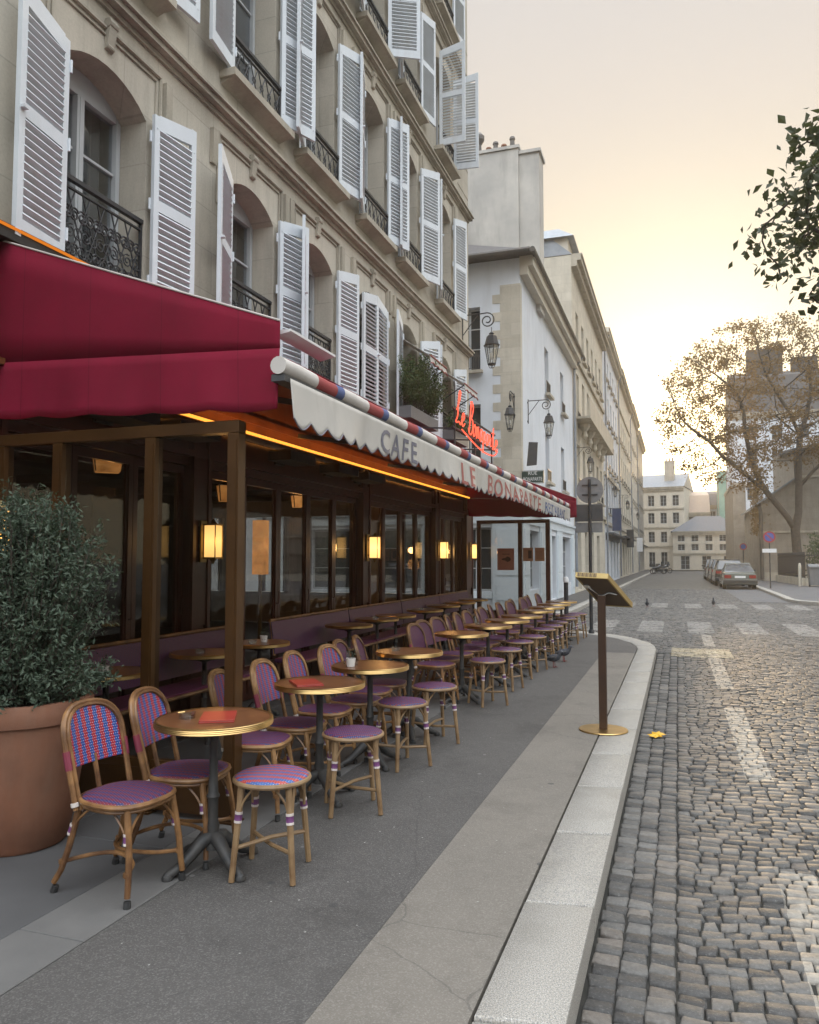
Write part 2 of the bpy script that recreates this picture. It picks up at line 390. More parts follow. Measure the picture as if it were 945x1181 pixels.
asphalt('asphalt_far', (.11,.11,.115), (.085,.086,.09), (.2,.2,.2), crack=False)
# granite kerb
t = NT('granite'); v = t.coord()
c = t.mix(t.noise(v, 1.2, 5), (.375,.345,.295), (.30,.278,.24))
c = t.mix(t.ramp(t.noise(v, 150, 2, .7), [(.42,(0,0,0)),(.62,(1,1,1))]), c, (.17,.165,.16))
c = t.mix(t.m('MULTIPLY', t.ramp(t.noise(v, 260, 1), [(.55,(0,0,0)),(.7,(1,1,1))]), .7), c, (.62,.61,.58))
c = t.mix(t.m('MULTIPLY', t.ramp(t.noise(v, 2.5, 6, .65), [(.52,(0,0,0)),(.72,(1,1,1))]), .35), c, (.16,.15,.125))
MAP['granite'] = t.done(t.bsdf(col=c, rough=.6, spec=.45, nrm=t.bump(t.noise(v, 160, 3), .3, .003)))

# cobbles: colour per stone, worn painted marks (dashes, crossings) and a sun glint on top
def sett_mat(name, island=True):
    t = NT(name); v = t.coord(); x, y, z = t.xyz(v)
    if island: rnd = t.n('ShaderNodeNewGeometry').outputs['Random Per Island']
    else: rnd = t.n('ShaderNodeTexVoronoi', {'Vector': v, 'Scale': 7.5}).outputs['Color']
    base = t.ramp(rnd, [(0,(.050,.049,.048)),(.3,(.080,.078,.075)),(.55,(.110,.107,.101)),(.78,(.148,.143,.134)),(.93,(.165,.145,.125)),(1,(.068,.067,.066))])
    c = t.mix(t.m('MULTIPLY', t.ramp(t.noise(v, 38, 5, .7), [(.4,(0,0,0)),(.7,(1,1,1))]), .6), base, t.mix(1., base, (.45,.44,.43), 'MULTIPLY'))
    c = t.mix(t.m('MULTIPLY', t.ramp(t.noise(v, 90, 3, .7), [(.55,(0,0,0)),(.75,(1,1,1))]), .4), c, (.30,.29,.27))
    c = t.mix(t.m('MULTIPLY', t.ramp(t.noise(v, .55, 4), [(.45,(0,0,0)),(.7,(1,1,1))]), .45), c, t.mix(1., c, (.55,.54,.54), 'MULTIPLY'))
    if not island:
        w = t.n('ShaderNodeTexVoronoi', {'Vector': v, 'Scale': 7.5}, feature='DISTANCE_TO_EDGE').outputs['Distance']
        c = t.mix(t.m('MULTIPLY', t.m('LESS_THAN', w, .07), .7), c, (.03,.028,.026))
    lx = t.m('ADD', x, t.m('MULTIPLY', t.m('SUBTRACT', t.noise(v, 9, 3), .5), .03))
    ly = t.m('ADD', y, t.m('MULTIPLY', t.m('SUBTRACT', t.noise(v, 8, 3), .5), .06))
    dash = None
    for a, b in ((2.9,4.66),(6.45,9.5),(10.85,15.2),(15.95,18.3)):
        k = t.rect(ly, a, b); dash = k if dash is None else t.m('MAXIMUM', dash, k)
    dash = t.m('MULTIPLY', dash, t.rect(lx, .45, .645))
    stop = t.m('MULTIPLY', t.rect(lx, -.14, .86), t.rect(ly, 14.15, 15.5))  # cream patch: reflected sun put into the stone colour
    bars = t.m('LESS_THAN', t.m('FRACT', t.m('DIVIDE', t.m('ADD', lx, .93), 1.13)), .50)
    z1 = t.m('MULTIPLY', t.m('MULTIPLY', bars, t.rect(ly, 18.8, 22.0)), t.rect(lx, -3.3, 9.5))
    z2 = t.m('MULTIPLY', t.m('MULTIPLY', bars, t.rect(ly, 28.2, 31.0)), t.rect(lx, -3.6, 4.4))
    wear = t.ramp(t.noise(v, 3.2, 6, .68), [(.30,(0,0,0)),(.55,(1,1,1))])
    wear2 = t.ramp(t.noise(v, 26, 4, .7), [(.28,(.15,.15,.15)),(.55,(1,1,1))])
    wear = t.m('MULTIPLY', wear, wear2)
    c = t.mix(t.m('MULTIPLY', dash, t.m('MULTIPLY_ADD', wear, .60, .14)), c, (.36,.33,.28))
    c = t.mix(t.m('MULTIPLY', stop, t.m('MULTIPLY', wear, .75)), c, (.46,.385,.25))  # stop: the cream sun glint, put into the stone colour
    c = t.mix(t.m('MULTIPLY', t.m('MAXIMUM', z1, z2), t.m('MULTIPLY_ADD', wear, .5, .03)), c, (.34,.325,.30))
    h = t.m('ADD', t.noise(v, 55, 5, .65), t.m('MULTIPLY', t.noise(v, 18, 3), 1.2))
    ro = t.m('MULTIPLY_ADD', t.noise(v, 20, 3), .25, .50)
    MAP[name] = t.done(t.bsdf(col=c, rough=ro, spec=.42, nrm=t.bump(h, .55, .008))); return MAP[name]
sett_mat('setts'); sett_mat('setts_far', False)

# ---------------------------------------------------------------- world, sun, camera
SUN_AZ, SUN_EL = R(.9), R(6.2)           # azimuth from +Y towards +X
W = bpy.data.worlds.new('World'); sc.world = W; W.use_nodes = True
wt = W.node_tree; wt.nodes.clear()
class WN(NT):
    def __init__(s): s.t = wt
w = WN()
out = wt.nodes.new('ShaderNodeOutputWorld')
sky = wt.nodes.new('ShaderNodeTexSky'); sky.sky_type = 'NISHITA'; sky.sun_disc = False
sky.sun_elevation = SUN_EL; sky.sun_rotation = SUN_AZ; sky.air_density = 1.0; sky.dust_density = 3.0; sky.ozone_density = 1.0
dirv = w.n('ShaderNodeTexCoord').outputs['Generated']
dx, dy, dz = w.xyz(dirv)
nish = w.mix(1., sky.outputs[0], (.10,.10,.10), 'MULTIPLY')
# hazy evening veil: cream near the sun, pinkish grey higher up, brightened blue-white behind and overhead as fill light
veil = w.ramp(dz, [(0,(.95,.82,.56)),(.10,(.88,.765,.52)),(.22,(.775,.69,.485)),(.36,(.685,.605,.475)),(.50,(.635,.58,.525)),(.62,(.59,.565,.55))])
sv = (math.sin(SUN_AZ) * math.cos(SUN_EL), math.cos(SUN_AZ) * math.cos(SUN_EL), math.sin(SUN_EL))
dt = w.n('ShaderNodeVectorMath', {0: dirv, 1: sv}, operation='DOT_PRODUCT').outputs['Value']
glow = w.m('POWER', w.m('MAXIMUM', dt, 0.), 48.)
glow2 = w.m('POWER', w.m('MAXIMUM', dt, 0.), 220.)
veil = w.mix(glow, veil, (1.6,1.45,1.12))
veil = w.mix(1., veil, w.mix(glow2, (0,0,0), (3.6,2.8,1.35)), 'ADD')
back = w.n('ShaderNodeMapRange', {0: dy, 1: .45, 2: -.3, 3: 0., 4: 1.}).outputs[0]
top = w.n('ShaderNodeMapRange', {0: dz, 1: .66, 2: .88, 3: 0., 4: 1.}).outputs[0]
low = w.n('ShaderNodeMapRange', {0: dz, 1: .12, 2: .55, 3: 0., 4: 1.}).outputs[0]      # roofs behind the camera keep the low sky dim
far = w.m('MAXIMUM', w.m('MULTIPLY', back, low), top)
dim = w.m('MULTIPLY_ADD', w.m('MULTIPLY', back, w.m('SUBTRACT', 1., low)), -.72, 1.)
skyc = w.mix(far, veil, (3.05,3.22,3.42))
skyc = w.mix(1., skyc, w.n('ShaderNodeCombineXYZ', {0: dim, 1: dim, 2: dim}).outputs[0], 'MULTIPLY')
skyc = w.mix(.10, skyc, nish)
bg = w.n('ShaderNodeBackground', {0: skyc, 1: 1.0})
wt.links.new(bg.outputs[0], out.inputs[0])

sl = bpy.data.lights.new('sun', 'SUN'); sl.energy = 2.0; sl.angle = R(.6); sl.color = (1, .72, .42)
so = bpy.data.objects.new('sun', sl); COL.objects.link(so)
so.rotation_euler = Vector((-sv[0], -sv[1], -sv[2])).to_track_quat('-Z', 'Y').to_euler()

cam = bpy.data.cameras.new('camera'); co = bpy.data.objects.new('camera', cam); COL.objects.link(co)
cam.sensor_fit = 'HORIZONTAL'; cam.sensor_width = 36; cam.lens = 36 * 900 / 945; cam.clip_start = .05; cam.clip_end = 2000
co.location = (0, 0, 1.53); co.rotation_euler = (R(90 + 3.4653), 0, R(18.9453))
sc.camera = co
sc.view_settings.view_transform = 'Standard'; sc.view_settings.look = 'None'
sc.view_settings.exposure = 0.35; sc.view_settings.gamma = 1.0
sc.render.engine = 'CYCLES'
cy = sc.cycles
cy.use_denoising = True; cy.max_bounces = 7; cy.diffuse_bounces = 4; cy.glossy_bounces = 4; cy.transparent_max_bounces = 16
cy.sample_clamp_indirect = 4; cy.use_adaptive_sampling = True; cy.adaptive_threshold = .02
try: cy.denoiser = 'OPENIMAGEDENOISE'
except Exception: pass

# ---------------------------------------------------------------- ground
RZ = -.12
g = G(); g.add([(-210,-60,-.30),(210,-60,-.30),(210,240,-.30),(-210,240,-.30)], [(0,1,2,3)])
tag(g.build('ground', M('asphalt_far')), kind='structure')
g = G(); g.add([(-60,-30,RZ-.015),(60,-30,RZ-.015),(60,45.6,RZ-.015),(-60,45.6,RZ-.015)], [(0,1,2,3)])
tag(g.build('road_bed', M('curb_fill')), kind='structure')
g = G(); g.add([(-60,45.5,RZ-.004),(60,45.5,RZ-.004),(60,140,RZ-.004),(-60,140,RZ-.004)], [(0,1,2,3)])
tag(g.build('road_far', M('setts_far')), kind='structure')
g = G(); g.add([(2.35,32.5,RZ+.012),(4.2,32.5,RZ+.012),(4.2,112,RZ+.012),(2.1,112,RZ+.012)], [(0,1,2,3)])
tag(g.build('parking_strip', M('asphalt_far')), kind='structure')

def low_noise(x, y):
    return .02 * np.sin(2.1 * x + 1.3 * np.sin(.9 * y)) + .018 * np.sin(1.7 * y + 2.2 * x) + .012 * np.sin(4.3 * x - 3.1 * y)
def sett_rows():
    """corner coordinates (n,4,2) of every stone"""
    Q = []
    def arc(x): return .11 * abs(math.sin((x - .05) * PI / 2.3)) if x > -1 else 0.
    # gutter: three straight columns beside the kerb
    for ci in range(3):
        x0 = -.366 + ci * .110; y = -1.0 + .05 * ci
        while y < 14.4:
            L = rng.uniform(.072, .10)
            Q.append([(x0,y),(x0+.110,y),(x0+.110,y+L),(x0,y+L)]); y += L
    # arched rows of the carriageway
    j = 0; y = -2.0
    while y < 46:
        D = rng.uniform(.074, .092)
        xa, xb = (-.034, 4.3) if y < 13.0 else (-3.4 if y > 14.5 else -.034, 8.5)
        if y > 31: xa, xb = -3.0, 4.2
        if y > 16.5: xa = -7
        x = xa - (0 if xa == -.034 else rng.uniform(0, .1))
        while x < xb:
            Wd = rng.uniform(.075, .125)
            q = []
            for (cx, cyy) in ((x,y),(x+Wd,y),(x+Wd,y+D),(x,y+D)):
                yy = cyy + arc(cx)
                q.append((cx, yy))
            if q[0][1] < 45.8 and q[0][1] > -1.5 and not (q[0][0] < -.04 and q[0][1] < 14.4): Q.append(q)
            x += Wd
        y += D
    return np.array(Q)
Q = sett_rows(); n = len(Q)
Q[:, :, 1] += low_noise(Q[:, :, 0], Q[:, :, 1]) * np.clip((Q[:, :, 0] + .1) / .5, 0, 1); Q[:, :, 0] += .35 * low_noise(Q[:, :, 1] * 1.3, Q[:, :, 0]) * np.clip((Q[:, :, 0] + .1) / .5, 0, 1)
Q += rng.normal(0, .0045, Q.shape)
cen = Q.mean(1, keepdims=True)
def ring(k, z): # shrink stones towards their centre by k metres
    d = Q - cen; L = np.linalg.norm(d, axis=2, keepdims=True)
    p = cen + d * np.maximum(.2, (L - k) / L)
    return p, z
dz_ = rng.normal(0, .0034, (n, 1)); tilt = rng.normal(0, .034, (n, 2))
vs = []
for k, z in ((.002, -.05), (.004, -.009), (.008, -.003), (.016, 0.0)):
    p, _ = ring(k, z); d = p - cen
    zz = RZ + z + dz_ + d[:, :, 0] * tilt[:, :1] + d[:, :, 1] * tilt[:, 1:]
    vs.append(np.concatenate([p, zz[:, :, None]], 2))
ctr = np.concatenate([cen[:, 0], RZ + .0015 + dz_], 1)[:, None, :]
V = np.concatenate(vs + [ctr], 1).reshape(-1, 3)     # 17 per stone
fs = []
for a in range(3):
    for i in range(4): fs.append([a*4+i, a*4+(i+1)%4, a*4+4+(i+1)%4, a*4+4+i])
F4 = np.array(fs); T3 = np.array([[12+i, 12+(i+1)%4, 16] for i in range(4)])
off = (np.arange(n) * 17)
quads = (F4[None] + off[:, None, None]).reshape(-1, 4); tris = (T3[None] + off[:, None, None]).reshape(-1, 3)
me = bpy.data.meshes.new('road')
nl = quads.size + tris.size; npoly = len(quads) + len(tris)
me.vertices.add(len(V)); me.vertices.foreach_set('co', V.astype(np.float32).ravel())
me.loops.add(nl); me.loops.foreach_set('vertex_index', np.concatenate([quads.ravel(), tris.ravel()]).astype(np.int32))
me.polygons.add(npoly)
me.polygons.foreach_set('loop_start', np.concatenate([np.arange(len(quads)) * 4, quads.size + np.arange(len(tris)) * 3]).astype(np.int32))
me.polygons.foreach_set('use_smooth', np.ones(npoly, bool))
me.update(calc_edges=True); me.validate()
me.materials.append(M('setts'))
tag(link('road', me), kind='structure')

# kerb line of the cafe corner (outer edge) and its inner edge
KO = [(-.38,-4),(-.38,14.1),(-.42,14.6),(-.56,15.25),(-.86,15.95),(-1.35,16.6),(-2.0,17.1),(-2.9,17.5),(-4.4,17.95),(-7,18.3),(-16,18.6)]
KI = [(-.678,-4),(-.678,14.0),(-.715,14.45),(-.86,15.05),(-1.12,15.68),(-1.55,16.27),(-2.13,16.75),(-2.98,17.12),(-4.5,17.62),(-7,17.97),(-16,18.27)]
def kerb(name, KO, KI, gap=.009, L0=.95, z1=.0, z0=-.3):
    g = G()
    for i in range(len(KO) - 1):
        o0, o1, i0, i1 = map(Vector, (KO[i], KO[i+1], KI[i], KI[i+1]))
        L = (o1 - o0).length; k = max(1, round(L / L0))
        for j in range(k):
            a, b = j / k + gap / L, (j + 1) / k - gap / L
            p = [o0.lerp(o1, a), o0.lerp(o1, b), i0.lerp(i1, b), i0.lerp(i1, a)]
            dzz = random.uniform(-.004, .004)
            c = sum(p, Vector((0,0))) / 4
            q = lambda t: [(v + (c - v).normalized() * t) for v in p]
            r0, r1, r2 = p, q(.004), q(.013)
            vs = [(v.x, v.y, z0) for v in r0] + [(v.x, v.y, z1 - .014 + dzz) for v in r0] + [(v.x, v.y, z1 - .004 + dzz) for v in r1] + [(v.x, v.y, z1 + dzz) for v in r2]
            fs = []
            for a_ in range(3):
                for e in range(4): fs.append((a_*4+e, a_*4+(e+1)%4, a_*4+4+(e+1)%4, a_*4+4+e))
            fs.append((12,13,14,15)); g.add(vs, fs)
    return tag(g.build(name, M('granite'), smooth=True, ang=60), kind='structure')
kerb('kerb', KO, KI)
# cafe pavement: granite slabs at the terrace, asphalt, paler asphalt strip along the kerb
inner = KI
g = G(); poly = [(-2.28,-4),(-1.2,-4),(-1.2,13.35),(-.693,13.35)] + [(x + (-.012 if i < 2 else -.006), y) for i, (x, y) in enumerate(inner) if y > 13.4][:5] + [(-2.28,16.83)]
g.prism(poly, -.3, -.004)
tag(g.build('pavement', M('asphalt_walk')), kind='structure')
g = G(); g.prism([(-1.197,-4),(-.688,-4),(-.688,13.347),(-1.197,13.347)], -.3, -.002)
tag(g.build('pavement_strip', M('asphalt_strip')), kind='structure')
g = G()
y = -4.
while y < 16.2:                                        # long pale border stones, then big darker flags
    L = random.uniform(.9, 1.3)
    g.m = 1; g.bbox(-2.61, -2.285, y, min(y + L, 16.4) - .006, -.3, .001, .004); y += L
y = -4.
while y < 16.0:
    L = random.uniform(1.2, 1.7)
    x = -2.616
    for Wd in (.75, .62, .62):
        g.m = 0; g.bbox(x - Wd + .006, x, y, min(y + L, 16.0) - .006, -.3, random.uniform(-.003, .001), .004); x -= Wd
    y += L
tag(g.build('terrace_slabs', [M('slab'), M('slab_pale')]), kind='structure')
g = G(); g.prism([(-16,16.02),(-2.29,16.02),(-2.29,16.82),(-2.98,17.11),(-4.5,17.61),(-7,17.96),(-16,18.26)], -.3, -.0045)
tag(g.build('pavement_corner', M('asphalt_walk')), kind='structure')
# pavement of the block across the side street
KO2 = [(-16,22.05),(-5,22.05),(-3.9,22.2),(-3.3,22.6),(-3.05,23.3),(-3.0,24.5),(-2.95,60),(-2.85,112)]
KI2 = [(-16,22.33),(-5,22.33),(-4.0,22.45),(-3.5,22.8),(-3.33,23.4),(-3.28,24.5),(-3.23,60),(-3.13,112)]
kerb('kerb', KO2, KI2, L0=1.0)
g = G(); g.prism([(x, y + .004) for x, y in KI2[:3]] + [(x - .004, y) for x, y in KI2[3:]] + [(-16,112)], -.3, -.003)
tag(g.build('pavement', M('asphalt_walk')), kind='structure')
# pavement of the park side
KO3 = [(4.15,112),(4.1,50),(4.0,36),(3.95,33.4),(4.2,32.0),(4.9,31.0),(6.2,30.4),(8.5,30.2),(40,30.0)]
KI3 = [(4.45,112),(4.4,50),(4.3,36),(4.25,33.5),(4.45,32.3),(5.05,31.35),(6.3,30.75),(8.5,30.52),(40,30.32)]
kerb('kerb', KO3, KI3, L0=1.0)
g = G(); g.prism([(x + .004, y + .004) for x, y in KI3] + [(40,112)], -.3, -.003)
tag(g.build('pavement', M('asphalt_far')), kind='structure')
# pavement on the near right
kerb('kerb', [(4.3,17.4),(4.3,-30)], [(4.6,17.4),(4.6,-30)], L0=1.0)
g = G(); g.prism([(4.605,-30),(40,-30),(40,17.4),(4.605,17.4)], -.3, -.003)
tag(g.build('pavement', M('asphalt_walk')), kind='structure')

# ---------------------------------------------------------------- walls with openings
def wall(g, P0, U, N, Wd, H, holes, depth=.3, arcs=8, reveal=True):
    """P0 lower corner, U along the wall, N outward normal; holes (u0,u1,v0,v1,rise)"""
    P0, U, N = Vector(P0), Vector(U), Vector(N); Z = Vector((0,0,1))
    pt = lambda u, v, d=0.: tuple(P0 + U * u + Z * v - N * d)
    us = sorted({0., Wd} | {h[0] for h in holes} | {h[1] for h in holes})
    vs = sorted({0., H} | {h[2] for h in holes} | {h[3] + h[4] for h in holes})
    for j in range(len(vs) - 1):
        run = None
        for i in range(len(us) - 1):
            cu, cv = (us[i] + us[i+1]) / 2, (vs[j] + vs[j+1]) / 2
            solid = not any(h[0] < cu < h[1] and h[2] < cv < h[3] + h[4] for h in holes)
            if solid and run is None: run = us[i]
            if run is not None and (not solid or i == len(us) - 2):
                e = us[i] if not solid else us[i+1]
                g.add([pt(run, vs[j]), pt(e, vs[j]), pt(e, vs[j+1]), pt(run, vs[j+1])], [(0,1,2,3)]); run = None
    for (a, b, c, d, r) in holes:
        arc = [(a, d), (b, d)]
        if r > 0:
            w2 = (b - a) / 2; Rr = (w2 * w2 + r * r) / (2 * r); m = (a + b) / 2; arc = []
            for k in range(arcs + 1):
                u = a + (b - a) * k / arcs
                arc.append((u, d + r - Rr + math.sqrt(max(0, Rr * Rr - (u - m) ** 2))))
            for k in range(arcs):
                (u0, v0), (u1, v1) = arc[k], arc[k+1]
                if d + r - max(v0, v1) > 1e-4 or d + r - min(v0, v1) > 1e-4:
                    g.add([pt(u0, v0), pt(u1, v1), pt(u1, d + r), pt(u0, d + r)], [(0,1,2,3)])
        if reveal:
            ring = [(a, c), (b, c)] + [(u, v) for u, v in arc[::-1]]
            for k in range(len(ring)):
                p, q = ring[k], ring[(k+1) % len(ring)]
                g.add([pt(*p), pt(*q), pt(*q, depth), pt(*p, depth)], [(0,1,2,3)])
def CYC(i, a): return a[i % len(a)]

# ---------------------------------------------------------------- the cafe building
XF, YA, YB, HB = -4.4, 0.6, 16.95, 16.2
ZF = 3.05                                             # underside of the stone storeys
cafe = thing('cafe_building', 'pale stone corner building with louvred shutters above the cafe terrace', 'building', (0,0,0))
CX_ = [5.09, 7.40, 9.06, 11.0, 12.73, 14.97]; HWd = .51
FL = [(3.72, 5.42, .20), (6.62, 8.62, .16), (9.72, 11.62, .14), (12.72, 14.5, .12)]
holes = []
for c in [1.5, 3.0] + CX_:
    for (a, b, r) in FL: holes.append((c - HWd - YA, c + HWd - YA, a - ZF, b - ZF, r))
g = G()
wall(g, (XF, YA, ZF), (0,1,0), (1,0,0), YB - YA, HB - ZF, holes, .32, 10)
sh = []
SW = [(.9, 2.1), (2.7, 3.9), (4.5, 5.7), (6.3, 7.5)]
wall(g, (XF,YB,0), (-1,0,0), (0,1,0), 12, HB, [(a, b, .75, 2.55, 0) for a, b in SW] + [(a, b, q, q + 1.8, 0) for a, b in SW for q in (3.8, 6.7, 9.8)], .25)
g.add([(XF,YA,0),(XF-12,YA,0),(XF-12,YA,HB),(XF,YA,HB)], [(3,2,1,0)])
g.add([(XF-12,YA,0),(XF-12,YB,0),(XF-12,YB,HB),(XF-12,YA,HB)], [(3,2,1,0)])
g.add([(XF,YA,ZF),(XF,YB,ZF),(XF-12,YB,ZF),(XF-12,YA,ZF)], [(0,1,2,3)])
g.build('wall', M('stone'), cafe)
# mouldings: string courses, panel frames, keystone consoles, corner quoin grooves
g = G()
for (zc, pr) in ((6.13, .10), (9.27, .10), (12.30, .10)):
    g.box(XF + .002, XF + pr, YA, YB + .04, zc, zc + .055); g.box(XF + .002, XF + pr + .035, YA, YB + .05, zc + .057, zc + .085)
    g.box(XF + .002, XF + .03, YA, YB + .01, zc - .05, zc - .002)
for fi, (a, b, r) in enumerate(FL):
    top = b + r
    for c in CX_:
        y0, y1 = c - HWd - .17, c + HWd + .17
        zt = top + .30
        g.tube([(XF + .012, y0, b - .25), (XF + .012, y0, zt), (XF + .012, y1, zt), (XF + .012, y1, b - .25)], .022, 6)
        g.tube([(XF + .010, y0 + .06, b + .02), (XF + .010, y0 + .06, zt - .06), (XF + .010, y1 - .06, zt - .06), (XF + .010, y1 - .06, b + .02)], .010, 5)
        # scrolled keystone
        g.hprism([(XF + .002, top + .12), (XF + .03, top + .14), (XF + .06, top + .33), (XF + .06, top + .38), (XF + .002, top + .38)], c - .045, c + .045)
        g.tube([(XF + .035, c - .052, top + .34), (XF + .035, c + .052, top + .34)], .038, 10)
        g.tube([(XF + .018, c - .04, top + .15), (XF + .018, c + .04, top + .15)], .024, 10)
        # small hanging panel blocks between the bays
        for s in (-1, 1):
            yb = c + s * (HWd + .26)
            if YA < yb - .05 and yb + .05 < YB and all(abs(yb - q) > HWd + .22 for q in CX_):
                g.hprism([(XF + .002, zt - .02), (XF + .05, zt - .02), (XF + .05, zt - .33), (XF + .03, zt - .38), (XF + .002, zt - .38)], yb - .045, yb + .045)
for zz in (6.9, 8.2, 9.75, 10.4, 11.2, 13.2):          # joints of the corner chain
    g.box(XF + .002, XF + .008, 16.05, YB, zz, zz + .02)
# top cornice
for k, (z0, z1, p) in enumerate(((15.55, 15.7, .08), (15.702, 15.95, .2), (15.952, 16.12, .34))):
    g.box(XF + .002, XF + p, YA, YB + p, z0, z1)
g.build('moulding', M('stone_trim'), cafe, smooth=True, ang=35)
g = G(); g.add([(XF + .3, YA, 16.21), (XF + .3, YB + .3, 16.21), (XF - 1.6, YB - 1.2, 18.9), (XF - 1.6, YA, 18.9), (XF - 10, YB - 1.2, 18.9), (XF - 10, YA, 18.9), (XF - 12, YB + .3, 16.21), (XF - 12, YA, 16.21)],
              [(0,1,2,3),(3,2,4,5),(1,6,4,2),(4,6,7,5),(0,3,5,7),(0,7,6,1)])
g.build('roof', M('slate'), cafe)

def scroll(cx, cz, r, turns, flip=1, a0=0, n=20, x=0.):
    return [(x, cx + flip * r * (1 - .82 * k / n) * math.cos(a0 + 2*PI*turns*k/n), cz + r * (1 - .82 * k / n) * math.sin(a0 + 2*PI*turns*k/n)) for k in range(n + 1)]
def railing_mesh(w, h, fancy):
    g = G(); x = 0.
    g.box(-.022, .022, -w/2 - .03, w/2 + .03, h - .035, h)
    g.box(-.012, .012, -w/2, w/2, h - .10, h - .085)
    g.box(-.012, .012, -w/2, w/2, .02, .035)
    for s in (-1, 1): g.box(-.012, .012, s * w/2 - .012, s * w/2 + .012, 0, h - .035)
    if fancy:
        zm = (h - .1) / 2 + .02; hh = h - .15
        for k in range(6):
            y0 = -w/2 + w * (k + .5) / 6
            g.tube([(x, y0 - w/8, .04), (x, y0 + w/8, h - .1)], .007, 5); g.tube([(x, y0 + w/8, .04), (x, y0 - w/8, h - .1)], .007, 5)
            for (dz2, fl) in ((.22, 1), (-.22, -1)):
                g.tube(scroll(y0 - .045, zm + dz2 * hh, .058, 1.8, 1, .5), .0085, 5); g.tube(scroll(y0 + .045, zm + dz2 * hh, .058, 1.8, -1, .5), .0085, 5)
            g.tube([(x, y0 + .045 * math.cos(a), zm + .045 * math.sin(a)) for a in np.linspace(0, 2*PI, 13)[:-1]], .007, 5, closed=True)
        for k in range(7):
            y0 = -w/2 + w * k / 6
            g.tube(scroll(min(max(y0, -w/2 + .05), w/2 - .05), zm, .06, 1.7, 1 if k % 2 else -1, 1.2), .0065, 5)
    else:
        for k in range(6):
            y0 = -w/2 + w * (k + .5) / 6
            g.tube([(x, y0 - w/12, .03), (x, y0 + w/12, h - .09)], .007, 5); g.tube([(x, y0 + w/12, .03), (x, y0 - w/12, h - .09)], .007, 5)
            g.tube([(x, y0 + .035 * math.cos(a), h/2 - .03 + .035 * math.sin(a)) for a in np.linspace(0, 2*PI, 11)[:-1]], .006, 5, closed=True)
    return g
def window_unit(w, a, b, r, dark):
    """frame mesh and pane mesh, local: origin at sill centre, x outwards, y along the wall"""
    h = b + r - a; f = G()
    for s in (-1, 1): f.box(-.05, .03, s * w/2 - (.05 if s > 0 else 0), s * w/2 + (0 if s > 0 else .05), 0, h)
    f.box(-.05, .03, -w/2 + .06, w/2 - .06, h - .09 - r * .6, h)
    f.box(-.05, .03, -w/2 + .06, w/2 - .06, 0, .12)
    f.box(-.045, .04, -.04, .04, .12, h - .09 - r * .6)
    f.box(-.03, .045, -.012, .012, .12, h - .1 - r * .6)
    for s in (-1, 1):
        for k in (1, 2):
            z = .12 + (h - .25) * k / 3
            f.box(-.03, .012, min(s * .055, s * (w/2 - .06)), max(s * .055, s * (w/2 - .06)), z - .011, z + .011)
    p = G()
    p.box(-.022, -.012, -w/2 + .055, w/2 - .055, .1, h - .08)
    q = G()                                           # half drawn curtain behind the glass
    for s in (-1, 1):
        n = 14; y0 = s * (w/2 - .05)
        vs = []
        for k in range(n + 1):
            y = y0 - s * .26 * k / n; vs += [(-.16 + .02 * math.sin(k * 1.9), y, .06), (-.16 + .02 * math.sin(k * 1.9 + .4), y, h - .05)]
        q.add(vs, [(2*k, 2*k+1, 2*k+3, 2*k+2) for k in range(n)])
    return f, p, q
cache = {}
for fi, (a, b, r) in enumerate(FL):
    f, p, q = window_unit(2 * HWd - .02, a, b, r, 0)
    rl = railing_mesh(2 * HWd - .02, (.80, .46, .46, .46)[fi], fi == 0)
    sill = G(); sill.bbox(.0, .19, -HWd - .15, HWd + .15, -.10, -.01, .012); sill.hprism([(.0, -.15), (.0, -.102), (.15, -.102)], -HWd - .12, HWd + .12)
    back = G(); back.box(-.75, -.74, -HWd - .2, HWd + .2, -.1, b + r - a + .2)  # dark sheet behind the curtains, standing for the unlit room
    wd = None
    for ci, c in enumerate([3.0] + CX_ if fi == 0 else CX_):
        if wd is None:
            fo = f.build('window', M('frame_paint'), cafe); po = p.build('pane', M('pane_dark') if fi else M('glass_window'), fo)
            qo = q.build('curtain', M('curtain'), fo); bo = back.build('dark_backing', M('int_wall'), fo)
            ro = rl.build('railing', M('iron'), cafe, smooth=True, ang=50); si = sill.build('sill', M('stone_trim'), fo)
            si.location.x = .30
            wd = (fo, po, qo, bo, ro, si)
        else:
            fo2 = fo.copy(); COL.objects.link(fo2); ro2 = ro.copy(); COL.objects.link(ro2)
            for ch in (po, qo, bo, si):
                d = ch.copy(); COL.objects.link(d); d.parent = fo2
            wd = (fo2, None, None, None, ro2, None)
        wd[0].location = (XF - .30, c, a); wd[4].location = (XF - .03 + (.10 if fi else 0), c, a + .0)

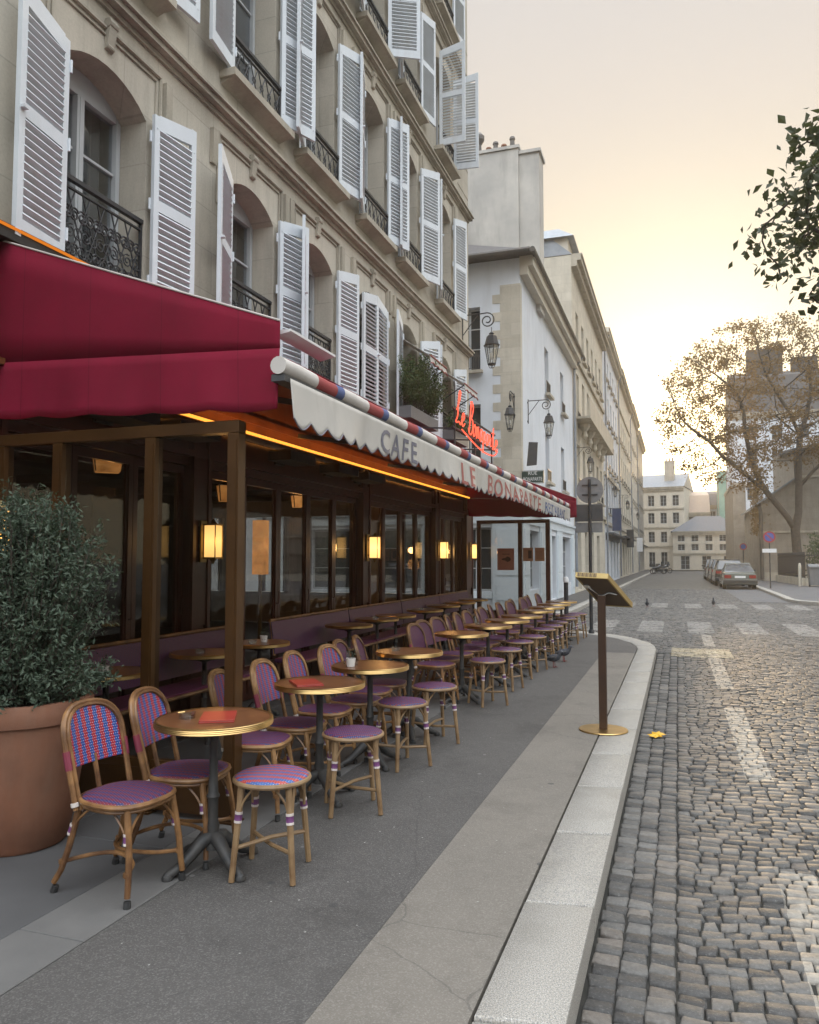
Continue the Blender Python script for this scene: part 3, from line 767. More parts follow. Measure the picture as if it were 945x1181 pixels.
# louvred shutters
SH = {}
def shutter(w, h, fl, drop=.10):
    key = (round(w, 3), round(h, 3), fl)
    if key in SH: return SH[key]
    g = G(); T = .036; X = lambda u: u
    def bx(u0, u1, z0, z1, t=T):
        a, b = sorted((X(u0), X(u1))); g.bbox(a, b, -t/2, t/2, z0, z1, .003)
    bx(0, .062, 0, h - drop); bx(w - .062, w, 0, h)
    bx(.062, w - .062, 0, .13); zm = h * .47; bx(.062, w - .062, zm, zm + .105)
    a, b = X(.062), X(w - .062)
    k1, k2 = h - drop * (w - .062) / w, h - drop * .062 / w
    g.add([(a,-T/2,h-.14-drop*.85),(b,-T/2,h-.16),(b,T/2,h-.16),(a,T/2,h-.14-drop*.85),(a,-T/2,k1),(b,-T/2,k2),(b,T/2,k2),(a,T/2,k1)],
          [(0,3,2,1),(4,5,6,7),(0,1,5,4),(1,2,6,5),(2,3,7,6),(3,0,4,7)])
    Rm = Matrix.Rotation(R(-34 * fl), 3, 'X')
    for (z0, z1) in ((.13, zm), (zm + .105, h - .155 - drop * .5)):
        n = int((z1 - z0) / .058); st = (z1 - z0) / n
        for k in range(n):
            g.obox((X(w/2), 0, z0 + (k + .5) * st), (w - .124 + .006, .046, .021), Rm)
    # hinges, latch
    for z in (.22, h * .5, h - .3): g.tube([(X(-.008), T/2 + .006, z - .05), (X(-.008), T/2 + .006, z + .05)], .011, 6)
    g.box(*sorted((X(w - .05), X(w - .005))), T/2, T/2 + .035, zm + .04, zm + .06)
    for z in (.12, h - .22):
        for u in (.03, w - .03): g.obox((X(u), -T/2 - .002, z), (.012, .006, .012))
    me = g.build('shutter', M('shutter_paint'))
    SH[key] = me.data; bpy.data.objects.remove(me); return SH[key]
def put_shutter(ci, fi, side, angle, w=.535):
    a, b, r = FL[fi]; c = CX_[ci]
    h = b - a + .12 - .02 + (.03 if fi == 0 else .06)
    me = shutter(w, h, side)
    o = link('shutter', me, cafe)
    hy = c + side * (HWd + .005)
    A = R(angle)
    d = Vector((math.sin(A), -side * math.cos(A), 0))  # 0 closed, 180 flat on the wall
    zr = math.atan2(d.y, d.x)
    o.rotation_euler = (0, 0, zr)
    if side < 0:                                       # keep the outer face outwards
        pass
    o.location = (XF + .075, hy, a + .03)
S = [ # (floor, col, left angle, right angle)
 (0,0,172,173),(0,1,160,168),(0,2,153,171),(0,3,2,2),(0,4,168,158),(0,5,161,168),
 (1,0,168,171),(1,1,172,158),(1,2,162,166),(1,3,161,160),(1,4,162,158),(1,5,160,166),
 (2,0,170,170),(2,1,168,172),(2,2,160,150),(2,3,163,118),(2,4,161,168),(2,5,92,95),
 (3,0,170,168),(3,1,168,172),(3,2,160,165),(3,3,162,160),(3,4,160,166),(3,5,165,168)]
for fi, ci, la, ra in S:
    put_shutter(ci, fi, -1, la); put_shutter(ci, fi, 1, ra)

# ---------------------------------------------------------------- the cafe front
front = thing('cafe_shopfront', 'dark red-brown wooden cafe front with tall folding glass doors and lit fascia', 'shopfront')
PIL = [1.0, 3.95, 6.42, 10.62, 14.2, 16.62]; NP = [4, 3, 5, 4, 3]
for i, y in enumerate(PIL):
    g = G(); h = .15 if i < 5 else .28
    g.box(XF - .12, XF + .06, y - h, y + h, 0, 2.84)
    for s in (-1, 1): g.box(XF + .062, XF + .10, y + s * (h - .025) - .025, y + s * (h - .025) + .025, .0, 2.84)
    g.box(XF + .061, XF + .085, y - h + .055, y + h - .055, .16, .75); g.box(XF + .061, XF + .085, y - h + .055, y + h - .055, .9, 2.6)
    g.box(XF + .06, XF + .13, y - h - .02, y + h + .02, 0, .14) if False else None
    g.build('pillar', M('wood_dark'), front)
g = G()
for x0, x1, z0, z1 in ((XF - .1, XF + .03, 2.42, 2.50), (XF - .1, XF + .10, 2.502, 2.56), (XF - .1, XF + .02, 2.56, 2.80)):
    for i in range(5): g.box(x0, x1, PIL[i] + .15, PIL[i+1] - (.15 if i < 4 else .28), z0, z1)
g.build('transom', M('wood_dark'), front)
g = G(); g.box(XF - .1, XF + .13, YA, YB - .0, 2.842, 2.885); g.box(XF - .1, XF + .04, YA, YB, 2.886, 3.64); g.box(XF + .041, XF + .07, YA, YB, 3.0, 3.08)
g.build('fascia', M('wood_fascia'), front)
g = G(); g.box(XF + .135, XF + .150, 4.12, 16.42, 2.848, 2.876)
g.build('light_strip', M('led_gold'), front)
g = G(); g.box(XF + .05, XF + .16, 2.0, 16.9, 3.70, 3.80); g.build('upper_rail', M('black_box'), front)
g = G(); g.box(XF + .161, XF + .172, 2.0, 6.2, 3.772, 3.790); g.build('upper_light_strip', M('led_dim'), front)
for y in (4.7, 5.6, 7.6, 8.9, 9.9):                    # radiant heater boxes under the light strip
    g = G(); g.bbox(XF + .14, XF + .42, y, y + .62, 2.62, 2.74, .02); g.box(XF + .101, XF + .139, y + .2, y + .4, 2.60, 2.76); g.build('heater', M('black_box'), front)
def door_panel(w):
    f = G()
    for s in (0, 1): f.box(-.03, .03, s * (w - .055), s * (w - .055) + .055, .02, 2.415)
    f.box(-.03, .03, .055, w - .055, .02, .38); f.box(-.03, .03, .055, w - .055, 2.34, 2.415)
    f.box(.031, .042, .10, w - .10, .09, .31)
    f.box(-.012, .014, .055, .075, .38, 2.34); f.box(-.012, .014, w - .075, w - .055, .38, 2.34)
    f.tube([(.035, w - .028, 1.02), (.06, w - .028, 1.02), (.06, w - .028, 1.16)], .008, 6)
    p = G(); p.box(-.006, .004, .076, w - .076, .381, 2.339)
    return f, p
for i in range(5):
    a = PIL[i] + .15; b = PIL[i+1] - (.15 if i < 4 else .28); w = (b - a) / NP[i]
    f, p = door_panel(w - .006); fo = f.build('door_panel', M('wood_dark'), front); po = p.build('pane', M('glass_front'), fo)
    fo.location = (XF - .04, a, 0)
    for k in range(1, NP[i]):
        f2 = fo.copy(); COL.objects.link(f2); f2.location = (XF - .04, a + k * w, 0)
        p2 = po.copy(); COL.objects.link(p2); p2.parent = f2
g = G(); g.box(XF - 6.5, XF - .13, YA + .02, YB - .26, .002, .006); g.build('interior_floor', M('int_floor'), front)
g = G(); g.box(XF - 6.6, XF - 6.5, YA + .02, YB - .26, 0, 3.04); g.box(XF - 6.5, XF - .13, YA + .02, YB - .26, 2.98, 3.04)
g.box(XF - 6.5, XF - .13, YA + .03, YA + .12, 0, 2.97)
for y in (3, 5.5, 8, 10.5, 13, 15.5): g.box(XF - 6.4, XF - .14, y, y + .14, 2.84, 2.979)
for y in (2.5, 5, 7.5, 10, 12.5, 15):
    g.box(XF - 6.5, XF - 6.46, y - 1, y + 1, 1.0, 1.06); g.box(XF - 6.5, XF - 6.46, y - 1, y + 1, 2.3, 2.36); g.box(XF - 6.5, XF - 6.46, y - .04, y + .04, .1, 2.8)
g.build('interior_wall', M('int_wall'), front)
for a, b in SW:
    g = G()
    for q0, q1 in ((a, a + .06), (b - .06, b), ((a + b)/2 - .03, (a + b)/2 + .03)): g.box(XF - q1, XF - q0, YB - .2, YB - .12, .76, 2.54)
    o = g.build('side_window', M('wood_dark'), front)
    g = G(); g.box(XF - b + .06, XF - a - .06, YB - .17, YB - .16, .76, 2.54); g.build('pane', M('glass_screen'), o)
    for q in (3.8, 6.7, 9.8):
        g = G(); g.box(XF - b, XF - a, YB - .2, YB - .18, q, q + 1.8); g.build('upper_pane', M('pane_dark'), cafe)

# wall lamps on the pillars: tall lit glass box in a brass cage
def sconce(y, label):
    t = thing('wall_lamp', label, 'lamp', (XF + .10, y, 1.70), 0, 'lit wall lamps on the pillars')
    g = G(); g.bbox(.002, .018, -.05, .05, -.2, .2, .004); g.box(.018, .06, -.012, .012, .10, .124); g.box(.018, .06, -.012, .012, -.124, -.10); g.build('backplate', M('brass_dull'), t)
    g = G(); g.box(.062, .178, -.058, .058, -.15, .15); g.build('lit_glass', M('lamp_warm'), t)
    g = G()
    for z0, z1, k in ((.152, .166, .068), (-.166, -.152, .068)): g.box(.12 - k, .12 + k, -k, k, z0, z1)
    g.lathe([(.035, .166), (.02, .19), (.008, .215)], 10, (.12, 0, 0)); g.lathe([(.008, -.215), (.02, -.19), (.035, -.166)], 10, (.12, 0, 0))
    for a in (-1, 1):
        for b in (-1, 1): g.box(.12 + a * .062 - .004, .12 + a * .062 + .004, b * .062 - .004, b * .062 + .004, -.152, .152)
    g.build('cage', M('brass_dull'), t)
    return t
for y, lab in ((3.95, 'lit wall lamp glowing behind the bushy shrub in the terracotta pot'), (6.42, 'lit wall lamp seen through the glass terrace screen'),
               (10.62, 'lit wall lamp on the pillar halfway along the cafe front'), (14.2, 'lit wall lamp on the second last pillar of the cafe front'),
               (16.62, 'lit wall lamp on the corner pillar by the far glass screen')): sconce(y, lab)

# lamps hanging inside
def pendant(x, y, z, s, label):
    t = thing('pendant_lantern', label, 'lamp', (x, y, z), 0, 'lit lanterns hanging inside the cafe')
    g = G(); g.lathe([(.02, s * .62), (s * .18, s * .55), (s * .45, s * .42), (s * .52, s * .34)], 4); g.tube([(0, 0, s * .6), (0, 0, 2.97 - z)], .008, 5)
    for k in range(4): g.tube([(s * .5 * math.cos(k * PI/2), s * .5 * math.sin(k * PI/2), s * .34), (s * .38 * math.cos(k * PI/2), s * .38 * math.sin(k * PI/2), -s * .4)], .008, 5)
    g.build('frame', M('black_box'), t)
    g = G(); g.lathe([(s * .35, -s * .4), (s * .49, s * .33)], 4); g.build('shade', M('lamp_shade'), t)
    return t
for x, y, z, s, lab in ((-6.0, 7.1, 2.70, .50, 'big square amber lantern lit above the first terrace screen'), (-6.0, 9.5, 2.46, .30, 'small amber lantern seen beside the bronze front post'),
                        (-6.0, 11.7, 2.50, .26, 'small amber lantern hanging behind the third set of glass doors'), (-6.6, 9.3, 1.9, .2, 'small dim amber lantern deep inside the cafe'), (-6.2, 15.2, 1.72, .22, 'low amber lantern behind the corner glass of the cafe')):
    pendant(x, y, z, s, lab)
t = thing('floor_lamp', 'tall glowing orange column lamp standing inside the cafe', 'lamp', (-6, 10.5, 0))
g = G(); g.lathe([(.12, 0), (.12, .03), (.03, .06), (.03, 1.3)], 14); g.build('stem', M('brass_dull'), t)
g = G(); g.box(-.09, .09, -.09, .09, 1.3, 2.12); g.build('shade', M('lamp_shade'), t)

# ---------------------------------------------------------------- terrace screens
def screen(name, label, y, xs, ztop, zglass, mat, post=.075):
    t = thing(name, label, 'glass screen', (0, y, 0))
    for i, x in enumerate(xs):
        g = G(); g.bbox(x - post/2, x + post/2, -.04, .04, 0, ztop - .075, .004); g.box(x - post/2 - .012, x + post/2 + .012, -.055, .055, .0, .012)
        g.box(x - post/2 + .012, x + post/2 - .012, -.046, .046, .05, ztop - .12)
        g.build('post', M(mat), t)
    g = G(); g.bbox(xs[0] - post/2, xs[-1] + post/2, -.04, .04, ztop - .073, ztop, .004); g.build('top_rail', M(mat), t)
    for a, b in zip(xs[:-1], xs[1:]):
        g = G(); g.box(a + post/2 + .001, b - post/2 - .001, -.03, .03, zglass - .05, zglass); g.box(a + post/2 + .001, b - post/2 - .001, -.03, .03, .03, zglass - .2 if zglass > .5 else zglass - .051); g.build('kick_panel', M(mat), t)
    for a, b in zip(xs[:-1], xs[1:]):
        g = G(); g.box(a + post/2 + .002, b - post/2 - .002, -.005, .005, zglass, ztop - .074); g.build('pane', M('glass_screen'), t)
    return t
screen('terrace_screen', 'near bronze framed glass screen across the terrace behind the terracotta pot', 4.06, [-4.28, -3.80, -3.08, -2.49], 2.36, .32, 'bronze_frame')
screen('terrace_screen', 'far dark framed glass screen closing the terrace, posters on its panes', 16.3, [-4.02, -3.13, -2.55], 2.36, .45, 'wood_dark', .085)
for (x0, x1, z0, z1, m, lab) in ((-3.62, -3.26, 1.30, 1.76, 'poster_pink', 'pinkish poster with a dark picture on the far glass screen'), (-3.07, -2.86, 1.49, 1.77, 'poster_brown', 'brown menu sheet with a dark panel on the far screen'), (-2.82, -2.62, 1.49, 1.77, 'poster_brown', 'plain brown sheet rightmost on the far glass screen')):
    g = G(); g.m = 0; g.box(x0, x1, -.004, .0, z0, z1); g.m = 1; w = x1 - x0; h = z1 - z0
    if lab.startswith('pink'):
        g.add([(x0 + w * .25 + w*.28*(1+math.cos(a)), -.0055, z0 + h * .5 + h*.10*math.sin(a)*(1.3 if math.cos(a) > 0 else .6)) for a in np.linspace(0, 2*PI, 15)[:-1]], [tuple(range(14))])
        g.box(x0 + w*.3, x0 + w*.75, -.0055, -.0042, z0 + h*.72, z0 + h*.75)
    elif 'dark panel' in lab: g.box(x0 + w*.52, x0 + w*.88, -.0055, -.0042, z0 + h*.2, z0 + h*.8)
    else:
        for k in range(6): g.box(x0 + w*.15, x0 + w*.8, -.0055, -.0042, z0 + h*(.2 + .1*k), z0 + h*(.215 + .1*k))
    o = g.build('poster', [M(m), M('poster_ink')]); o.location = (0, 16.288, 0); tag(o, lab, 'poster')

# ---------------------------------------------------------------- awnings
XA, Y0A, Y1A = -2.15, 4.0, 16.45
aw = thing('white_awning', 'long white scalloped awning with lettering and a red white blue roller', 'awning')
g = G(); n = 40
zt = lambda y: 2.655 + .015 * math.sin((y - Y0A) / (Y1A - Y0A) * PI * 0)
g.tube([(XA, Y0A - .06 + (Y1A - Y0A + .1) * k / 60, 2.645 + .004 * math.sin(k * 1.7)) for k in range(61)], .052, 14)
g.build('roller', M('canvas_striped'), aw, smooth=True)
g = G(); g.bbox(XA - .05, XA + .035, Y0A - .05, Y1A + .03, 2.555, 2.598, .006); g.build('front_bar', M('dark_panel'), aw)
def vx(y, z):                                        # sway of the hanging canvas, growing towards its hem
    k = max(0., min(1., (2.57 - z) / .35))
    return XA + .045 + k * (.016 * math.sin(y * 7.1 + .6 * math.sin(y * 2.3)) + .005 * math.sin(y * 19.3 + 1.) + .03 * math.sin(y * 1.9)) + .012 * k
SC = .235
def hem(y):
    f = (y / SC) % 1.; return 2.30 + .055 * (1 - abs(math.sin(PI * f))) + .012 * math.sin(y * 1.3)
g = G(); ny, nz = 640, 9; vs = []
for i in range(ny + 1):
    y = Y0A + (Y1A - Y0A) * i / ny; hb = hem(y)
    for k in range(nz + 1):
        z = 2.575 + (hb - 2.575) * k / nz; vs.append((vx(y, z), y, z))
g.add(vs, [(i*(nz+1)+k, (i+1)*(nz+1)+k, (i+1)*(nz+1)+k+1, i*(nz+1)+k+1) for i in range(ny) for k in range(nz)])
val = g.build('valance', M('canvas_white'), aw, smooth=True, ang=180)
sm = val.modifiers.new('thickness', 'SOLIDIFY'); sm.thickness = .004; sm.offset = -1
g = G()
pts = [(vx(y, hem(y)) + .003, y, hem(y) + .003) for y in np.linspace(Y0A, Y1A, 900)]
g.tube(pts, .005, 4); g.build('hem_tape', M('text_grey'), aw)
# sloping cover sheet from the wall down to the roller
g = G(); m = 12; vs = []
for i in range(m + 1):
    y = 4.09 + (Y1A + .0 - 4.09) * i / m
    for k in range(7):
        f = k / 6; vs.append((XF + .17 + (XA - XF - .17) * f, y, 3.68 - .97 * f - .03 * math.sin(PI * f)))
g.add(vs, [(i*7+k, i*7+k+1, (i+1)*7+k+1, (i+1)*7+k) for i in range(m) for k in range(6)])
cs = g.build('cover_sheet', M('awning_red'), aw, smooth=True); sm = cs.modifiers.new('thickness', 'SOLIDIFY'); sm.thickness = .006
for y in (5.2, 8.2, 11.2, 14.2):
    g = G(); g.bar((XF + .2, y, 2.98), (-3.3, y + .25, 2.86), .05, .05); g.bar((-3.3, y + .25, 2.86), (XA - .05, y, 2.60), .045, .045); g.lathe([(.04, -.04), (.04, .04)], 10, (-3.3, y + .25, 2.86))
    g.build('folding_arm', M('dark_panel'), aw)
# lettering, converted to mesh and laid on the swaying canvas
def text_mesh(body, size, width, res=2, shear=0., space=1., off=0.):
    cu = bpy.data.curves.new('t', 'FONT'); cu.body = body; cu.size = size; cu.resolution_u = res; cu.shear = shear; cu.space_character = space; cu.offset = off
    o = bpy.data.objects.new('t', cu); COL.objects.link(o); bpy.context.view_layer.update()
    dg = bpy.context.evaluated_depsgraph_get(); me = bpy.data.meshes.new_from_object(o.evaluated_get(dg))
    bpy.data.objects.remove(o); bpy.data.curves.remove(cu)
    xs = [v.co.x for v in me.vertices]; x0, x1 = min(xs), max(xs)
    if width:
        for v in me.vertices: v.co.x = (v.co.x - x0) / (x1 - x0) * width
    return me
import bmesh
def awning_text(body, y0, y1, z0, h, mat, sp=1.):
    me = text_mesh(body, h / .70, y1 - y0, 3, 0, sp, .004)
    bm = bmesh.new(); bm.from_mesh(me)
    for _ in range(2):
        es = [e for e in bm.edges if e.calc_length() > .06]
        if es: bmesh.ops.subdivide_edges(bm, edges=es, cuts=1)
    bmesh.ops.triangulate(bm, faces=bm.faces[:])
    for v in bm.verts:
        y, z = y0 + v.co.x, z0 + v.co.y
        v.co = (vx(y, z) + .008, y, z)
    bm.to_mesh(me); bm.free(); me.materials.append(M(mat)); link('lettering', me, aw)
awning_text('CAFE', 5.45, 6.30, 2.345, .175, 'text_grey', 1.25)
awning_text('LE', 7.74, 8.34, 2.315, .215, 'text_red', 1.2)
awning_text('BONAPARTE', 8.98, 12.72, 2.315, .215, 'text_red', 1.25)
awning_text('RESTAURANT', 13.2, 15.65, 2.33, .17, 'text_blue', 1.2)

# dark red cheeks closing both ends of the terrace roof
def cheek(name, label, y, x1, outward, ztw, ztf):
    t = thing(name, label, 'awning', (0, y, 0))
    x0 = XF + .02; n = 48; g = G(); vs = []
    seam = lambda f: 2.86 - .09 * f
    top = lambda f: ztw + (ztf - ztw) * f
    for i in range(n + 1):
        f = i / n; x = x0 + (x1 - x0) * f
        for k in range(5):
            q = k / 4; z = top(f) + (seam(f) - top(f)) * q
            vs.append((x, outward * .012 * math.sin(PI * q) * math.sin(f * 2.6 + .3), z))
    g.add(vs, [(i*5+k, i*5+k+1, (i+1)*5+k+1, (i+1)*5+k) for i in range(n) for k in range(4)])
    o = g.build('side_panel', M('awning_red'), t, smooth=True, ang=180); s = o.modifiers.new('thickness', 'SOLIDIFY'); s.thickness = .005
    g = G(); vs = []; n = 120
    for i in range(n + 1):
        f = i / n; x = x0 + (x1 - x0) * f
        hemz = 2.47 - .075 * f - .017 * abs(math.sin(PI * f * 5.0)) + .012
        for k in range(7):
            q = k / 6; z = seam(f) - .001 + (hemz - seam(f)) * q
            vs.append((x, outward * (.004 + .035 * q + q * (.014 * math.sin(f * 17 + 1) + .006 * math.sin(f * 41))), z))
    g.add(vs, [(i*7+k, i*7+k+1, (i+1)*7+k+1, (i+1)*7+k) for i in range(n) for k in range(6)])
    o = g.build('valance', M('awning_red'), t, smooth=True, ang=180); s = o.modifiers.new('thickness', 'SOLIDIFY'); s.thickness = .005
    g = G(); g.tube([(x0, 0, top(0) + .006), (x1, 0, top(1) + .006)], .007, 6); g.build('piping', M('piping'), t)
    return t
ck = cheek('red_awning', 'near dark red awning cheek with a wavy hem above the glass screen', 4.03, -2.19, -1, 3.72, 2.93)
g = G(); g.hprism([(-2.26, 2.865), (-2.15, 2.885), (-2.15, 2.90), (-2.26, 2.90)], .06, .70); g.build('front_bar', M('white_plate'), ck)
cheek('red_awning', 'far dark red awning cheek closing the terrace by the white building', 16.5, -1.98, 1, 3.72, 2.80)

# red neon script above the awning
def cat(pts, n=6):
    P_ = [pts[0]] + list(pts) + [pts[-1]]; out = []
    for i in range(1, len(P_) - 2):
        p0, p1, p2, p3 = [np.array(q, float) for q in P_[i-1:i+3]]
        for k in range(n):
            t = k / n; out.append(.5 * (2*p1 + (p2-p0)*t + (2*p0-5*p1+4*p2-p3)*t*t + (3*p1-p0-3*p2+p3)*t**3))
    out.append(np.array(P_[-2], float)); return out
LET = {'L': [(.1,.5),(.45,.95),(.55,1.25),(.4,1.3),(.3,1.0),(.25,.3),(.05,.05),(.2,0),(.45,.08),(.75,.0),(.9,.15)],
 'e': [(0,.2),(.3,.25),(.45,.42),(.3,.55),(.12,.4),(.12,.12),(.3,0),(.55,.15)],
 'B': [(.25,0),(.3,.6),(.38,1.3),(.3,1.32),(.55,1.38),(.8,1.15),(.6,.75),(.4,.68),(.75,.6),(.85,.3),(.6,.0),(.3,.02),(.1,.2)],
 'o': [(.25,.5),(.05,.3),(.2,0),(.45,.2),(.35,.5),(.25,.5),(.6,.42)],
 'n': [(.05,.5),(.1,.0),(.15,.35),(.35,.52),(.42,.1),(.6,.1)],
 'a': [(.45,.5),(.15,.5),(.05,.2),(.2,0),(.42,.25),(.45,.5),(.45,.1),(.62,.1)],
 'p': [(.05,.5),(.08,-.45),(.1,.35),(.3,.52),(.45,.3),(.3,.02),(.12,.08),(.5,.1)],
 'r': [(.0,.2),(.12,.58),(.18,.42),(.35,.45),(.33,.1),(.5,.1)],
 't': [(.2,1.0),(.18,.15),(.3,.0),(.5,.15)]}
neon = thing('neon_sign', 'red neon handwriting sign standing above the white awning', 'neon sign', (-3.0, 10.8, 3.42))
def script(txt, y, sc_, dz0, sl):
    for ch in txt:
        if ch == ' ': y += .22; continue
        for dx in (0,):
            pts = cat([(0, u, v) for u, v in LET[ch]], 5)
            g = G(); g.tube([(dx, y + p[1] * sc_ + p[2] * sc_ * .18, dz0 + p[2] * sc_ * 1.05 - (y) * sl) for p in pts], .010, 5)
            if ch == 't': g.tube([(dx, y + .0, dz0 + sc_ * .75 - y * sl), (dx, y + sc_ * .5, dz0 + sc_ * .8 - y * sl)], .009, 5)
            g.build('letter', M('neon_red'), neon, smooth=True)
        y += (.62 if ch in 'oaneprt' else .85) * sc_
    return y
script('Le', 0, .36, .10, .02); ye = script('Bonaparte', .68, .36, .06, .02)
g = G()
g.tube([tuple(q) for q in cat([(0, .35, .04), (0, .8, -.03), (0, 1.4, -.10), (0, 2.0, -.12), (0, 2.5, -.08), (0, 2.75, .02)], 8)], .011, 6); g.build('underline', M('neon_red'), neon, smooth=True)
g = G()
for z in (.02, .30): g.box(-.06, -.035, 0, ye, z, z + .025)
for y in (.1, 1.3, 2.5): g.box(-.059, -.036, y, y + .025, -.42, .30); g.bar((-.06, y, .02), (-1.4, y, .12), .022, .022)
g.build('support', M('iron'), neon)

# little drop awnings and window boxes on the first floor
for i, c in enumerate((CX_[4], CX_[5])):
    t = thing('window_awning', ('small white drop awning with red edge over the window box with the tall bush', 'small white drop awning with red edge over the last first floor window')[i], 'awning', (XF, c, 0), 0, 'white awnings on first floor windows')
    g = G(); w = HWd - .02; vs = []
    for k in range(9):
        y = -w + 2 * w * k / 8; vs += [(-.08, y, 5.36), (.55, y, 4.92), (.57, y, 4.80 + .03 * (k % 2))]
    g.add(vs, [(3*k+j, 3*k+3+j, 3*k+4+j, 3*k+1+j) for k in range(8) for j in (0, 1)])
    o = g.build('canvas', M('canvas_white'), t); s = o.modifiers.new('thickness', 'SOLIDIFY'); s.thickness = .008
    g = G(); g.tube([(.58, -w + 2*w*k/8, 4.795 + .03 * (k % 2)) for k in range(9)], .014, 5); g.tube([(.56, -w, 4.93), (.56, w, 4.93)], .016, 6); g.build('red_edging', M('text_red'), t)
    for s in (-1, 1):
        g = G(); g.tube([(-.05, s * (w - .03), 4.55), (.55, s * (w - .03), 4.91)], .012, 6); g.build('arm', M('iron'), t)

def leaf_cloud(g, pts, size, up=.3, n=4, elong=1.8):
    for p in pts:
        d = Vector(rng.normal(0, 1, 3)); d.normalize(); e = d.orthogonal().normalized()
        e.rotate(Matrix.Rotation(random.uniform(0, 6.28), 3, d)); f = d.cross(e)
        s = size * random.uniform(.6, 1.3); p = Vector(p)
        a = p; b = p + e * s * elong * .5 + f * s * .5; c = p + e * s * elong; dd = p + e * s * elong * .5 - f * s * .5
        k = d * s * .15
        g.add([tuple(a), tuple(b + k), tuple(c), tuple(dd + k)], [(0,1,2,3)])
def sprigs(g, gs, base, tips, leaf, per, wob=.05, r=.006):
    for T in tips:
        b = Vector(base) + Vector((random.uniform(-1,1), random.uniform(-1,1), 0)) * wob; T = Vector(T)
        mid = (b + T) / 2 + Vector((random.uniform(-1,1), random.uniform(-1,1), random.uniform(0,1))) * (T - b).length * .12
        pts = [b, (b + mid * 2) / 3 + Vector((0,0,.02)), mid, (mid + T) / 2 + Vector((0,0,.015)), T]
        gs.tube(pts, [r, r * .8, r * .6, r * .45, r * .25], 4)
        L = []
        for k in range(per):
            f = 1 - (k / per) ** 1.3 * .85; j = f * 4; i = min(3, int(j)); q = pts[i].lerp(pts[i+1], j - i)
            L.append(q + Vector(rng.normal(0, .022, 3)))
        leaf_cloud(g, L, leaf, elong=2.6)
def box_plant(name, label, x, y, z, w, tips_n, hgt, spread, seed):
    random.seed(seed); t = thing(name, label, 'plant', (x, y, z), 0, 'plants on the first floor window sills')
    g = G(); g.bbox(-.11, .11, -w/2, w/2, 0, .2, .01); g.build('window_box', M('bin_grey'), t)
    g = G(); gs = G(); tips = []
    for _ in range(tips_n):
        y0 = random.uniform(-w/2, w/2); a = random.uniform(0, 6.28); rr = random.random() ** .5
        tips.append((random.uniform(-.05, .32) * spread, y0 * 1.15 + .15 * math.sin(a), .15 + hgt * random.uniform(.25, 1) * (1 - .35 * abs(y0) / (w/2))))
    for T in tips: sprigs(g, gs, (0, T[1] * .75, .18), [T], .021, 46, .05, .004)
    g.build('foliage', M('leaf_box'), t); gs.build('stem', M('bark'), t)
box_plant('sill_shrub', 'tall feathery green shrub in a window box above the awning lettering', XF + .30, 12.45, 3.80, 1.5, 150, 1.22, 1.0, 3)
box_plant('sill_shrub', 'low green plants in the window box beside the neon sign', XF + .30, 14.75, 3.80, 1.1, 60, .55, .9, 4)

# ---------------------------------------------------------------- terrace furniture
random.seed(11); for_scale = .955
def supell(rx, ry, n, e=2.6, front=1.):
    out = []
    for k in range(n):
        a = 2 * PI * k / n; c, s = math.cos(a), math.sin(a)
        x = rx * math.copysign(abs(c) ** (2 / e), c); y = ry * math.copysign(abs(s) ** (2 / e), s)
        y *= 1 + .06 * x / rx * front
        out.append((x, y))
    return out
def pad(g, outline, z, dome, inset=.0):
    n = len(outline); o = len(g.v); rows = [(1, -.012), (1, .004), (.93, .011), (.7, .011 + dome * .6), (.35, .011 + dome), (.0, .011 + dome)]
    vs = []
    for f, dz in rows[:-1]: vs += [(x * f, y * f, z + dz) for x, y in outline]
    vs.append((0, 0, z + rows[-1][1]))
    fs = [(i*n+j, i*n+(j+1)%n, (i+1)*n+(j+1)%n, (i+1)*n+j) for i in range(4) for j in range(n)]
    fs += [(4*n+j, 4*n+(j+1)%n, 5*n) for j in range(n)] + [tuple(range(n))[::-1]]
    g.add(vs, fs)
def band(g, p0, p1, f, r, w=.012):
    p0, p1 = Vector(p0), Vector(p1); c = p0.lerp(p1, f); d = (p1 - p0).normalized() * w / 2
    g.tube([c - d, c + d], r, 8)
def cuff(o, p0, p1, f, r, L=.026):
    """one wound binding on a leg: pale, purple, pale"""
    p0, p1 = Vector(p0), Vector(p1); c = p0.lerp(p1, f); d = (p1 - p0).normalized()
    g = G(); g.tube([c - d * L, c - d * L * .55, c - d * L * .5, c + d * L * .5, c + d * L * .55, c + d * L], [r, r, r * .97, r * .97, r, r], 8)
    g.mi = [0 if (i // 8) in (0, 4) or i >= 40 else 1 for i in range(len(g.f))]
    g.build('binding', [M('bind_white'), M('bind_purple')], o, smooth=True)
